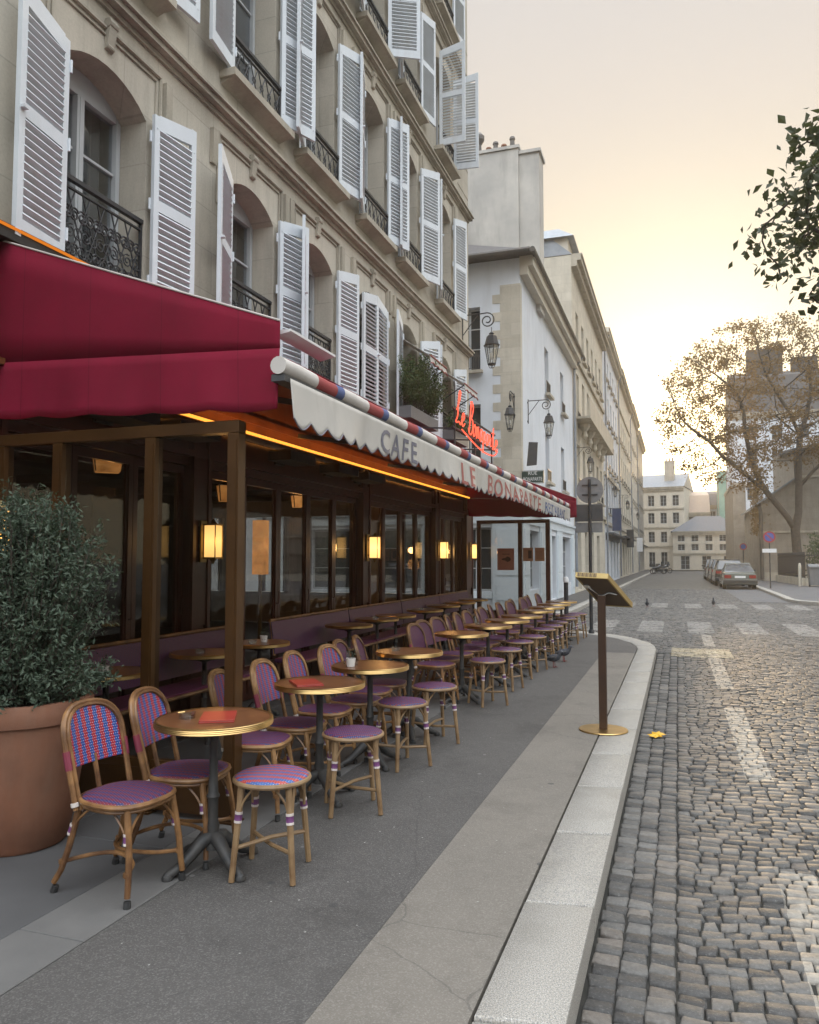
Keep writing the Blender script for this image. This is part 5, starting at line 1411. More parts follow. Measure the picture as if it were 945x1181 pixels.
# the tall bare chimney gable rising behind the hipped roof
cg = thing('chimney_gable', 'tall bare rendered chimney wall with a row of pots above the dark hipped roof', 'chimney', (0, 0, 0))
g = G(); g.box(-10, -4.95, 26.0, 27.0, 10.5, 15.75); g.box(-10.05, -4.9, 25.95, 27.05, 15.752, 15.86); g.build('wall', M('render_chimney'), cg)
g = G(); g.box(-4.945, -4.25, 26.1, 27.0, 10.0, 15.55); g.box(-4.94, -4.18, 26.03, 27.05, 15.552, 15.66); g.build('flue', M('render_chimney'), cg)
for k, x in enumerate((-6.45, -6.1, -5.85, -5.55, -5.25)):
    g = G(); hh = (.62, .34, .5, .36, .58)[k]; g.lathe([(.10, 0), (.08, hh * .8), (.11, hh * .86), (.09, hh)], 10, (x, 26.5, 15.86)); 
    if k == 0: g.lathe([(.10, hh - .1), (.19, hh + .05), (.19, hh + .2), (.08, hh + .32)], 10, (x, 26.5, 15.86))
    g.build('chimney_pot', M('terracotta_pot' if k % 2 else 'gutter'), cg)

# row of houses along the left side
b2 = house('stone_house', 'cream stone house with carved brackets next to the white corner building', (XL, 35.85, 0), PI/2, 15.6, 10, 15.6, 'stone_pale',
    grid(15.6, 6, 1.05, [(4.9, 7.0), (8.1, 10.4), (11.5, 13.4)], .8) + [(1.2, 2.6, .1, 2.9), (4.2, 5.6, .1, 2.9), (7.4, 8.6, .1, 3.0), (10.4, 12, .1, 2.9)], roof='mansard', courses=(4.0, 10.9), roofh=1.4)
for k in range(5):
    g = G(); x = 2.1 + k * 2.35; g.hprism([(-.02, 10.3), (-.6, 10.75), (-.6, 10.9), (-.02, 10.9)], x - .16, x + .16, 'x') if False else g.lathe([(.02, -.5), (.16, -.35), (.10, -.1), (.26, .1), (.3, .3)], 8, (x, -.28, 7.75)); g.build('carved_bracket', M('stone_pale'), b2)
g = G(); g.box(.3, 14, -.75, -.05, 8.0, 8.1); g.box(.3, 14, -.74, -.71, 8.1, 8.95); g.build('balcony', M('stone_trim'), b2)
chimney(b2, 13.6, 15.4, 3, 4, 15.6, 18.4, 5)
at = thing('attic_dormer', 'grey zinc attic with a low roof behind the chimney gable', 'roof', (-6.0, 35.9, 15.6))
g = G(); g.box(0, 1.45, 0, 4.5, 0, .85); g.build('wall', M('render_cream'), at)
g = G(); g.add([(-1.4,-.25,.85),(1.75,-.25,.85),(1.75,4.8,.85),(-1.4,4.8,.85),(-.4,.3,1.45),(1.0,.3,1.45),(1.0,4.5,1.45),(-.4,4.5,1.45)], [(0,3,2,1),(0,1,5,4),(1,2,6,5),(2,3,7,6),(3,0,4,7),(4,5,6,7)]); g.box(-1.4, -.002, -.1, 4.5, 0, .849); g.build('roof', M('zinc'), at)
b3 = house('plaster_house', 'pale grey plastered house in the middle of the left street row', (XL, 51.5, 0), PI/2, 13, 10, 16.6, 'render_white',
    grid(13, 5, 1.0, [(4.6, 6.7), (7.6, 9.8), (10.7, 12.7), (13.6, 15.2)], .5) + grid(13, 4, 1.6, [(.1, 2.9)], .6), roof='mansard', courses=(3.8, 7.0), roofh=2.4, trim='stone_pale')
chimney(b3, 11.2, 12.9, 1.5, 2.3, 16.6, 20.6, 4)
b4 = house('stone_house', 'stone house with a heavy cornice farther down the left row', (XL, 64.6, 0), PI/2, 17, 10, 16.9, 'stone_pale',
    grid(17, 6, 1.05, [(4.8, 7.0), (8.0, 10.2), (11.2, 13.2)], .6) + grid(17, 5, 1.8, [(.1, 3.1)], .6), roof='mansard', courses=(3.9, 13.9), roofh=3.0)
b5 = house('plaster_house', 'narrow cream plastered house near the far end of the left row', (XL, 81.7, 0), PI/2, 14, 10, 17.3, 'render_cream',
    grid(14, 5, 1.0, [(4.6, 6.6), (7.5, 9.5), (10.4, 12.3), (13.2, 15)], .5) + grid(14, 4, 1.8, [(.1, 3.0)], .6), roof='mansard', courses=(3.9,), roofh=3.6)
b6 = house('stone_house', 'last stone house of the left row before the end of the street', (XL, 95.8, 0), PI/2, 18, 10, 16.8, 'stone_grey',
    grid(18, 6, 1.05, [(4.8, 6.9), (7.9, 10.0), (11, 13)], .6) + grid(18, 5, 1.9, [(.1, 3.0)], .6), roof='mansard', courses=(3.9,), roofh=3.4)
for hb, x in ((b5, 12.5), (b6, 9.)): chimney(hb, x, x + 1.2, 2, 2.8, 17, 21.0, 4)
for hb, ys in ((b3, (.4, 12.8)), (b4, (16.8,)), (b5, (13.8,))):
    for y in ys:
        g = G(); g.tube([(y, -.14, .2), (y, -.14, 15.6), (y, -.4, 16.2)], .06, 7); g.build('downpipe', M('zinc'), hb)
for hb, z, w_ in ((b3, 3.15, 12.4), (b4, 3.3, 16.2), (b6, 3.2, 17)):
    g = G(); g.box(.4, w_, -.55, -.01, z, z + .12); g.box(.4, w_, -.08, -.012, z - .35, z - .001); g.build('shop_canopy', M('dark_panel'), hb)
for y, z, m, lab in ((54.5, 4.2, 'banner_blue', 'dark blue banner sign hanging on the plastered house'), (70, 3.3, 'dark_panel', 'small dark shop sign hanging in front of the stone house'), (88, 3.1, 'white_plate', 'white hanging shop sign near the far end of the left row')):
    t = thing('hanging_sign', lab, 'sign', (XL, y, z)); g = G(); g.box(.25, .85, -.03, .03, -.75, .75); g.build('panel', M(m), t); g = G(); g.tube([(0, 0, .78), (.9, 0, .78)], .02, 6); g.build('bracket', M('iron'), t)

# wall lanterns on scrolled brackets
def lantern(name, label, loc, rz, s=1., arm=.80):
    t = thing(name, label, 'street lamp', loc, rz, 'wall lanterns along the street')
    g = G(); g.tube([(.03, 0, -.50), (.03, 0, .42)], .016, 6); g.bar((0, 0, .30), (.04, 0, .30), .06, .06); g.bar((0, 0, -.42), (.04, 0, -.42), .06, .08)
    g.tube([(.03, 0, .36), (arm * .6, 0, .36), (arm * .85, 0, .37)] + [(arm * .86 + .20 * k_ * math.sin(a), 0, .17 + .20 * k_ * math.cos(a)) for a, k_ in [(q, 1 - .075 * q) for q in np.linspace(0, 3.2 * PI, 26)]], .017, 6)
    g.tube([(.03, 0, -.18), (arm * .55, 0, .35)], .012, 6)
    g.build('bracket', M('iron'), t, smooth=True)
    t.scale = (.84, .84, .84)
    cx = arm + .0; z0 = .03
    g = G(); g.tube([(cx, 0, -.02), (cx, 0, -.16)], .010, 5); g.lathe([(.03, .07), (.075, .03), (.05, .0), (.09, -.02)], 8, (cx, 0, -.22)); g.lathe([(.10, -.0), (.13, -.02), (.19, -.24), (.215, -.25), (.205, -.275)], 6, (cx, 0, -.24)); g.build('cap', M('iron'), t)
    g = G(); g.lathe([(.175, -.28), (.095, -.74)], 6, (cx, 0, -.24)); g.build('glass', M('glass_lantern'), t)
    g = G()
    for k in range(6):
        a = k * PI / 3; g.tube([(cx + .182 * math.cos(a), .182 * math.sin(a), -.515), (cx + .10 * math.cos(a), .10 * math.sin(a), -.985)], .011, 5)
    g.lathe([(.105, -.97), (.11, -.99), (.10, -1.01)], 6, (cx, 0, 0)); g.tube([(cx - .09, 0, -1.0), (cx - .05, 0, -1.09), (cx + .05, 0, -1.09), (cx + .09, 0, -1.0)], .010, 5); g.tube([(cx, -.09, -1.0), (cx, -.05, -1.09), (cx, .05, -1.09), (cx, .09, -1.0)], .010, 5)
    g.build('cage', M('iron'), t)
    g = G(); g.lathe([(.03, -.86), (.05, -.80), (.045, -.72), (.02, -.68)], 10, (cx, 0, 0)); g.build('bulb', M('white_ceramic'), t)
    return t
L0 = lantern('wall_lantern', 'large wall lantern on a scrolled iron bracket at the corner of the cafe building', (XF, 16.35, 6.58), 0)
for loc, rz, lab in (((XL, 24.3, 6.22), 0, 'wall lantern on a scrolled bracket on the street side of the white building'), ((XL - .20, 23.2, 6.2), -PI/2, 'wall lantern seen end on at the quoined corner of the white building'),
                     ((XL, 36.6, 6.4), 0, 'wall lantern on the cream stone house behind the sign pole'), ((XL, 51.6, 6.4), 0, 'wall lantern on the grey plastered house'), ((XL, 65, 6.4), 0, 'wall lantern on the stone house with a heavy cornice'), ((XL, 82, 6.4), 0, 'farthest wall lantern along the left row')):
    dup(L0, loc, rz, lab)

# street name plates on the quoin
pl = thing('street_name_plate', 'dark green street name plate on the quoined corner of the white building', 'sign', (-4.02, 23.17, 3.99))
g = G(); g.box(-.36, .30, -.02, -.0, -.20, .19); g.build('plate', M('plaque_green'), pl)
def plate_text(body, h, w, x, z, mat, par, y=-.0215):
    me = text_mesh(body, h / .7, w); me.transform(Matrix.Translation((x, y, z)) @ Matrix.Rotation(PI/2, 4, 'X')); me.materials.append(M(mat)); return link('lettering', me, par)
plate_text('RUE', .10, .26, -.16, .06, 'white_plate', pl); plate_text('BONAPARTE', .11, .56, -.31, -.12, 'white_plate', pl)
g = G(); g.box(-.35, .29, -.0215, -.0205, .165, .175); g.box(-.35, .29, -.0215, -.0205, -.185, -.175); g.build('border', M('white_plate'), pl)
pl = thing('wall_plate', 'plain dark plate above the street name plate', 'sign', (-4.06, 23.17, 4.68)); g = G(); g.hprism([(-.17,-.36),(.13,-.34),(.17,.34),(-.10,.36)], -.03, .0); g.build('plate', M('dark_panel'), pl)

# road sign pole seen from behind, bollard
t = thing('sign_pole', 'dark pole carrying road signs seen from behind at the kerb corner', 'road sign', (-1.72, 16.62, 0))
g = G(); g.lathe([(.042, 0), (.038, .1), (.034, 3.2), (.0005, 3.22)], 12); g.lathe([(.06, 0), (.06, .05), (.043, .08)], 12); g.build('pole', M('iron'), t, smooth=True, ang=40)
yb = .06
g = G(); g.tube([(0, yb, 2.98), (0, yb + .012, 2.98)], .28, 28); o = g.build('round_sign', M('grey_metal'), t)
g = G(); g.bar((-.16, yb - .012, 3.08), (.16, yb - .012, 3.08), .012, .03); g.build('clamp', M('iron'), o); g = G(); g.bar((-.16, yb - .012, 2.88), (.16, yb - .012, 2.88), .012, .03); g.build('clamp', M('iron'), o)
g = G(); g.bbox(-.31, .26, yb - .03, yb + .03, 2.32, 2.68, .01); g.build('square_sign', M('dark_panel'), t)
for x0 in (-.30, -.015):
    g = G(); g.bbox(x0, x0 + .265, yb, yb + .02, 2.09, 2.30, .004); g.build('small_plate', M('grey_metal'), t)
t = thing('bollard', 'black iron bollard with a pale collar at the end of the terrace', 'bollard', (-2.14, 15.95, 0))
g = G(); g.lathe([(.06, 0), (.06, .04), (.045, .07), (.045, 1.06), (.0005, 1.06)], 16); g.build('post', M('iron'), t, smooth=True, ang=40)
g = G(); g.lathe([(.047, 1.061), (.055, 1.07), (.055, 1.13), (.04, 1.17), (.0005, 1.18)], 16); g.build('collar', M('white_plate'), t, smooth=True, ang=40)

# ---------------------------------------------------------------- end of the street
e1 = house('apartment_house', 'tall cream apartment house closing the left end of the street', (-6.5, 122, 0), R(-8), 7.6, 10, 12.2, 'render_cream', grid(7.6, 4, .9, [(.3, 2.6), (4, 5.6), (6.8, 8.4), (9.4, 11)], .3), roof='gable', roofh=2.4, sillrail=False, courses=(3.3, 6.1, 8.9), roofmat='zinc', cornice=.3)
chimney(e1, 4.6, 6.0, 2, 3, 12.4, 16.2, 3, 'stone_grey')
e2 = house('apartment_house', 'rose tinted apartment house with attic at the end of the street', (1.0, 126, 0), R(4), 3.8, 9, 8.6, 'render_cream', grid(3.8, 2, .95, [(.3, 2.6), (3.8, 5.6), (6.6, 8.0)], .2), roof='mansard', roofh=3.6, sillrail=False, courses=(6.0,), roofmat='rose_stucco', cornice=.35)
e3 = house('apartment_house', 'white apartment house with a mansard rising over the slate roofed house', (4.2, 130, 0), 0, 7.5, 9, 9.9, 'shop_white', grid(7.5, 4, .9, [(.3, 2.6), (4, 5.6), (7.0, 9.0)], .2), roof='mansard', roofh=2.6, sillrail=False, roofmat='slate', cornice=.3)
e4 = house('slate_roofed_house', 'low white house with a big slate roof facing down the street', (-.6, 116, 0), 0, 9.5, 7, 5.4, 'render_cream', grid(9.5, 5, .95, [(2.75, 3.25 + .4), (4.0, 5.0)], .2) + [(1.0, 2.2, .1, 2.0), (3.8, 5.0, .1, 2.0), (6.6, 7.8, .1, 2.0)], roof='hip', roofh=2.3, sillrail=False, cornice=.2, roofmat='slate', courses=(2.2,))
e5 = thing('scaffolding', 'green netted scaffolding on a building beyond the slate roofed house', 'scaffolding', (5.9, 124, 0))
g = G(); g.box(0, 4.6, 0, .05, 4, 14.6); g.box(-.05, 0, 0, 4, 4, 14.6); g.build('net', M('net_green'), e5)
for k in range(5):
    g = G(); g.tube([(k * 1.15, -.06, 0), (k * 1.15, -.06, 14.8)], .05, 6); g.build('pole', M('steel'), e5)
g = G(); g.box(.2, 4.4, .3, 8, 0, 13.5); g.build('wall', M('render_cream'), e5)
# right row: tall old house with chimneys, ochre buttress wall, stone church with a lean-to
r1 = house('old_house', 'tall pale old house with a brown roof and brick chimneys behind the bare tree', (6.0, 93, 0), 0, 17, 12, 17.6, 'render_white', grid(17, 6, 1.1, [(8, 10), (11.5, 13.5), (14.6, 16.2)], .6), roof='mansard', roofh=5.8, roofmat='tile_roof', cornice=.4, sillrail=False)
chimney(r1, 1.9, 5.6, 2.5, 4, 18, 25.2, 8, 'chimney_dark'); chimney(r1, 6.6, 9.2, 3, 4.4, 20, 24.1, 5, 'chimney_dark'); chimney(r1, 11.5, 13, 3, 4.4, 20, 26.6, 3, 'chimney_dark')
bw_ = thing('boundary_wall', 'ochre stone wall end with a capstone beside the parked cars', 'wall', (4.95, 78, 0))
g = G(); g.box(0, 1.1, 0, 13, 0, 8.3); g.build('wall', M('stone_church'), bw_); g = G(); g.box(-.08, 1.18, -.1, 13, 8.302, 8.6); g.build('coping', M('stone_trim'), bw_)
ch = thing('church', 'grey limestone church wall with a sloping lean-to behind the fence', 'church', (0, 0, 0))
g = G()
wall(g, (5.75, 61, 0), (1,0,0), (0,-1,0), 26, 5.6, [], .2)
g.add([(5.75,61,5.6),(31.75,61,5.6),(31.75,61,7.4),(8.2,61,7.4)], [(0,1,2,3)]); g.add([(8.2,61,7.4),(31.75,61,7.4),(31.75,61,9.3),(8.2,61,9.3)], [(0,1,2,3)])
g.add([(5.75,61,0),(5.75,76,0),(5.75,76,5.6),(5.75,61,5.6)], [(3,2,1,0)])
g.add([(8.2,61,7.0),(8.2,76,7.0),(8.2,76,10.6),(8.2,61,9.3)], [(3,2,1,0)])
g.build('wall', M('stone_church'), ch)
g = G(); g.add([(5.45,60.7,5.42),(8.3,60.7,7.42),(8.3,76,7.42),(5.45,76,5.42),(5.45,60.7,5.56),(8.3,60.7,7.56),(8.3,76,7.56),(5.45,76,5.56)], [(0,3,2,1),(4,5,6,7),(0,1,5,4),(1,2,6,5),(2,3,7,6),(3,0,4,7)]); g.build('lean_to_roof', M('zinc'), ch)
g = G(); g.add([(7.8,60.6,9.15),(32,60.6,9.15),(32,72,15),(7.8,72,10.2),(7.8,60.6,9.35),(32,60.6,9.35),(32,72,15.2),(7.8,72,10.4)], [(0,3,2,1),(4,5,6,7),(0,1,5,4),(1,2,6,5),(2,3,7,6),(3,0,4,7)]); g.build('roof', M('tile_roof'), ch)
g = G(); g.box(5.75, 31, 60.9, 60.998, 3.4, 3.55); g.box(5.75, 31, 60.88, 60.997, 0, .6); g.box(8.4, 31, 60.92, 60.998, 7.3, 7.45); g.build('string_course', M('stone_trim'), ch)
g = G(); g.tube([(5.6, 60.85, 5.3), (5.68, 60.85, 4.9), (5.68, 60.85, .1)], .13, 8); g.build('downpipe', M('gutter'), ch)
g = G(); g.tube([(7.95, 60.75, 9.1), (8.0, 60.75, 6.9)], .09, 6); g.build('downpipe', M('gutter'), ch)
iv_pts = [(5.3 + abs(rng.normal(0, .5)), 62 + rng.uniform(-1.2, 3), 3.4 + rng.uniform(0, 3.4)) for _ in range(1500)]
g = G(); leaf_cloud(g, iv_pts, .10); o = g.build('ivy', M('leaf_autumn')); tag(o, 'yellowing ivy climbing the corner of the church lean-to', 'ivy')

# park fence on a low wall, hedge, bins, no-parking sign, post
t = thing('park_fence', 'dark iron railing on a low stone wall in front of the church', 'fence', (0, 0, 0))
FA, FB = Vector((6.55, 59.5, 0)), Vector((6.95, 50.2, 0)); FC = Vector((24, 49.0, 0))
for a, b in ((FA, FB), (FB, FC)):
    g = G(); g.bar(a + Vector((0,0,.22)), b + Vector((0,0,.22)), .35, .44); g.build('low_wall', M('stone_pale'), t)
    g = G(); g.bar(a + Vector((0,0,1.75)), b + Vector((0,0,1.75)), .04, .05); g.bar(a + Vector((0,0,.60)), b + Vector((0,0,.60)), .04, .05)
    n = int((b - a).length / .125)
    for k in range(n + 1): p = a.lerp(b, k / n); g.box(p.x - .012, p.x + .012, p.y - .012, p.y + .012, .44, 1.95)
    g.build('railing', M('iron'), t)
def leafy(name, label, cat_, pts, size, mat, kind=None, gp=None):
    g = G(); leaf_cloud(g, pts, size); return tag(g.build(name, M(mat)), label, cat_, gp, kind)
hp_ = []
for _ in range(9000):
    x = rng.uniform(7.6, 16); y = rng.uniform(51.2, 54.5); top = 2.6 + .5 * math.sin(x * 1.7) + .4 * math.sin(x * 3.3 + y)
    hp_.append((x + rng.normal(0, .12), y + rng.normal(0, .12), rng.uniform(.2, top) ** 1.0))
leafy('hedge', 'green shrubs behind the iron railing under the bare tree', 'hedge', hp_, .11, 'leaf_hedge')
def wheelie(x, y, m, label):
    t = thing('refuse_bin', label, 'bin', (x, y, 0), 0, 'refuse bins by the fence'); g = G()
    g.add([(-.42,-.34,.1),(.42,-.34,.1),(.42,.34,.1),(-.42,.34,.1),(-.5,-.42,1.12),(.5,-.42,1.12),(.5,.42,1.12),(-.5,.42,1.12)], [(0,3,2,1),(0,1,5,4),(1,2,6,5),(2,3,7,6),(3,0,4,7),(4,5,6,7)]); g.build('body', M(m), t)
    g = G(); g.hprism([(-.46,1.122),(.46,1.122),(.40,1.24),(-.36,1.27)], -.53, .53, 'x'); g.tube([(-.45,-.47,1.08),(.45,-.47,1.08)], .025, 6); g.build('lid', M(m), t)
    for s in (-1, 1):
        g = G(); g.tube([(s*.36, .3, .1), (s*.42, .3, .1)], .1, 12); g.build('wheel', M('rubber'), t)
wheelie(7.35, 48.5, 'bin_grey', 'grey refuse bin by the park fence'); wheelie(8.45, 48.5, 'bin_blue', 'dark blue refuse bin at the right edge by the park fence')
t = thing('no_parking_sign', 'round no parking sign with a white plate on a thin dark pole', 'road sign', (4.58, 45, 0))
g = G(); g.tube([(0, .03, 0), (0, .03, 2.95)], .032, 8); g.build('pole', M('iron'), t)
g = G(); g.tube([(0, -.02, 2.70), (0, -.005, 2.70)], .30, 28); o = g.build('disc', M('sign_red'), t)
g = G(); g.tube([(0, -.024, 2.70), (0, -.0205, 2.70)], .225, 28); g.build('blue_face', M('sign_blue'), o)
g = G(); g.bar((-.16, -.027, 2.86), (.16, -.027, 2.54), .004, .06); g.build('slash', M('sign_red'), o)
g = G(); g.box(-.35, .33, -.02, -.006, 1.88, 2.08); g.build('plate', M('white_plate'), t)
t = thing('no_parking_sign', 'smaller distant no parking sign beyond the parked cars', 'road sign', (4.55, 62, 0)); g = G(); g.tube([(0, .03, 0), (0, .03, 2.6)], .032, 8); g.build('pole', M('iron'), t)
g = G(); g.tube([(0, -.02, 2.45), (0, -.005, 2.45)], .25, 20); o = g.build('disc', M('sign_red'), t); g = G(); g.tube([(0, -.024, 2.45), (0, -.0205, 2.45)], .18, 20); g.build('blue_face', M('sign_blue'), o)
t = thing('post', 'short pale post at the edge of the park fence', 'post', (6.5, 48.9, 0)); g = G(); g.lathe([(.09, 0), (.08, 1.15), (.05, 1.3), (.0005, 1.32)], 10); g.build('shaft', M('stone_pale'), t)

# ---------------------------------------------------------------- cars and motorbikes
def wheel_mesh(r=.31, w=.19):
    g = G(); g.tube([(0, -w/2, 0), (0, -w/2 + .02, 0), (0, w/2 - .02, 0), (0, w/2, 0)], [r - .03, r, r, r - .03], 22); return g
def car(name, label, loc, rz, paint, prof, roofp, w, tail, group):
    """prof: body side outline (x forward,z); roofp: greenhouse outline; car looks along +x"""
    t = thing(name, label, 'car', loc, rz, group)
    def shell(outline, w0, inset, nm, m, par):
        g = G(); n = len(outline); rows = []
        zs = [z for _, z in outline]; z0, z1 = min(zs), max(zs)
        for y, k in ((-w0/2, 0), (-w0/2 + .06, 1), (w0/2 - .06, 1), (w0/2, 0)):
            rows.append([(x * (1 if k else .985) + 0, y * (1 - inset * (z - z0) / (z1 - z0)), z if k else z0 + (z - z0) * .965) for x, z in outline])
        vs = sum(rows, []); fs = [(i*n+j, (i+1)*n+j, (i+1)*n+(j+1)%n, i*n+(j+1)%n) for i in range(3) for j in range(n)] + [tuple(range(n)), tuple(range(3*n, 4*n))[::-1]]
        g.add(vs, fs); return g.build(nm, m, par, smooth=True, ang=35)
    b = shell(prof, w, .10, 'body', M(paint), t)
    gh = shell(roofp, w * .86, .24, 'cabin', M('pane_dark'), t)
    zt = max(z for _, z in roofp); xs = [x for x, z in roofp if z > zt - .03]; x0, x1 = min(xs), max(xs)
    wr = w * .86 * .76
    g = G(); g.bbox(x0 - .06, x1 + .06, -wr/2 - .01, wr/2 + .01, zt - .02, zt + .022, .015); g.build('roof', M(paint), t)
    bx = sorted(roofp)[0][0]; fx = sorted(roofp)[-1][0]; zb = min(z for _, z in roofp)
    for s in (-1, 1):
        for xa, xb in ((bx, x0), ((x0 + x1) / 2, (x0 + x1) / 2), (fx, x1)):
            g = G(); g.bar((xa, s * (w * .43 - .012), zb), (xb, s * (wr/2 - .005), zt), .05, .05); g.build('pillar', M(paint), t)
    for sx in (-1, 1):
        for sy in (-1, 1):
            o = wheel_mesh().build('wheel', M('rubber'), t, smooth=True, ang=40); o.location = (sx * 1.33, sy * (w/2 - .12), .31)
            g = G(); g.tube([(0, sy * .096, 0), (0, sy * .104, 0)], .19, 14); g.build('hubcap', M('steel'), o)
    L = min(x for x, z in prof)
    g = G(); g.bbox(L - .09, L + .06, -w/2 + .02, w/2 - .02, .36, .54, .03); g.build('rear_bumper', M('car_trim'), t)
    for s in (-1, 1):
        g = G(); g.box(L - .012, L + .05, s * (w/2 - .09) - (.34 if s > 0 else 0), s * (w/2 - .09) + (0 if s > 0 else .34), tail, tail + .17); g.build('tail_light', M('tail_red'), t)
    g = G(); g.box(L - .015, L + .02, -.27, .27, tail + .01, tail + .13); g.build('number_plate', M('white_plate'), t)
    g = G(); g.box(bx - .03, L + .25, -.01, .01, zb, zb + .004) if False else g.box(L + .001, L + .02, -w/2 + .45, w/2 - .45, tail - .06, tail - .035); g.build('trim_strip', M('steel'), t)
    for s in (-1, 1):
        g = G(); g.obox((fx - .42, s * (w/2 + .05), zb + .07), (.10, .16, .10)); g.build('mirror', M('car_trim'), t)
    return t
sed = [(-2.25,.30),(-2.28,.55),(-2.26,.86),(-2.15,.92),(-1.25,.96),(.75,.95),(1.9,.86),(2.22,.74),(2.27,.55),(2.2,.28),(-2.2,.26)]
sed_r = [(-1.62,.94),(-1.02,1.38),(-.7,1.42),(.25,1.42),(.45,1.39),(1.0,.94)]
suv = [(-2.1,.34),(-2.15,.6),(-2.12,1.0),(-2.0,1.05),(-1.2,1.06),(.9,1.05),(1.85,.96),(2.1,.8),(2.14,.55),(2.05,.3),(-2.0,.3)]
suv_r = [(-2.02,1.04),(-1.72,1.56),(-1.4,1.62),(.15,1.62),(.4,1.58),(1.0,1.04)]
gp = 'cars parked along the right kerb'
car('parked_car', 'old silver saloon car seen from behind, last of the parked cars', (3.18, 48.2, RZ), PI/2, 'car_silver', sed, sed_r, 1.76, .62, gp)
for k, (pn, lab) in enumerate((('car_black', 'black car parked directly ahead of the silver saloon'), ('car_grey', 'dark grey car parked second ahead of the silver saloon'), ('car_black', 'black car parked third ahead of the silver saloon'), ('car_grey', 'farthest dark grey car at the head of the parked row'))):
    car('parked_car', lab, (3.0 - .03 * k, 53.6 + 5.3 * k, RZ), PI/2, pn, suv, suv_r, 1.78, .78, gp)
def moto(x, y, rz, label):
    t = thing('motorbike', label, 'motorbike', (x, y, RZ), rz, 'motorbikes parked at the left kerb')
    for s in (-1, 1):
        g = G(); g.tube([(s * .66 + .28 * math.cos(a), 0, .30 + .28 * math.sin(a)) for a in np.linspace(0, 2*PI, 21)[:-1]], .05, 7, closed=True); o = g.build('wheel', M('rubber'), t, smooth=True)
    g = G(); g.tube([(-.75, 0, .62), (-.5, 0, .72), (-.1, 0, .74), (.05, 0, .80), (.35, 0, .84), (.5, 0, .80)], [.06, .12, .13, .17, .16, .07], 8); g.tube([(-.3, 0, .45), (.3, 0, .42)], .17, 8); g.build('body', M('car_black'), t, smooth=True)
    g = G(); g.bbox(-.62, .0, -.13, .13, .80, .88, .03); g.build('seat', M('car_trim'), t)
    g = G(); g.tube([(.66, 0, .30), (.46, 0, .95)], .035, 6); g.tube([(.40, -.36, 1.02), (.47, 0, .98), (.40, .36, 1.02)], .018, 6); g.build('handlebar', M('steel'), t)
    g = G(); g.hprism([(.42, .98), (.62, .9), (.50, 1.38), (.44, 1.38)], -.17, .17); g.build('windshield', M('pane_dark'), t)
    g = G(); g.bbox(-.95, -.62, -.2, .2, .84, 1.14, .05); g.build('top_case', M('car_trim'), t)
for k, (x, y, r_, lab) in enumerate(((-2.1, 92, .5, 'nearest dark motorbike parked at the left kerb far down the street'), (-2.0, 94.2, .6, 'second dark motorbike parked at the left kerb'), (-1.5, 97, .5, 'farthest motorbike parked beside the left kerb'))): moto(x, y, r_, lab)

# ---------------------------------------------------------------- trees
def colonize(skel, attract, step, infl, kill, iters=120, seed=1):
    """grow twigs from the skeleton towards the attraction points; returns nodes and parents"""
    r_ = np.random.default_rng(seed)
    nodes = [np.array(p, float) for p, _ in skel]; par = [q for _, q in skel]
    A = np.array(attract, float); N = np.array(nodes)
    for it in range(iters):
        if not len(A): break
        d = np.linalg.norm(A[:, None, :] - N[None], axis=2)
        j = d.argmin(1); m = d[np.arange(len(A)), j]
        act = m < infl; new = []
        for k in np.unique(j[act]):
            v = (A[act & (j == k)] - N[k]); v /= np.linalg.norm(v, axis=1, keepdims=True)
            v = v.sum(0) + r_.normal(0, .25, 3); L = np.linalg.norm(v)
            if L < 1e-6: continue
            new.append((N[k] + v / L * step, k))
        if not new: break
        base = len(N); pts = np.array([p for p, _ in new]); par += [k for _, k in new]
        N = np.concatenate([N, pts])
        d2 = np.linalg.norm(A[:, None, :] - pts[None], axis=2).min(1); A = A[d2 > kill]
    return N, par
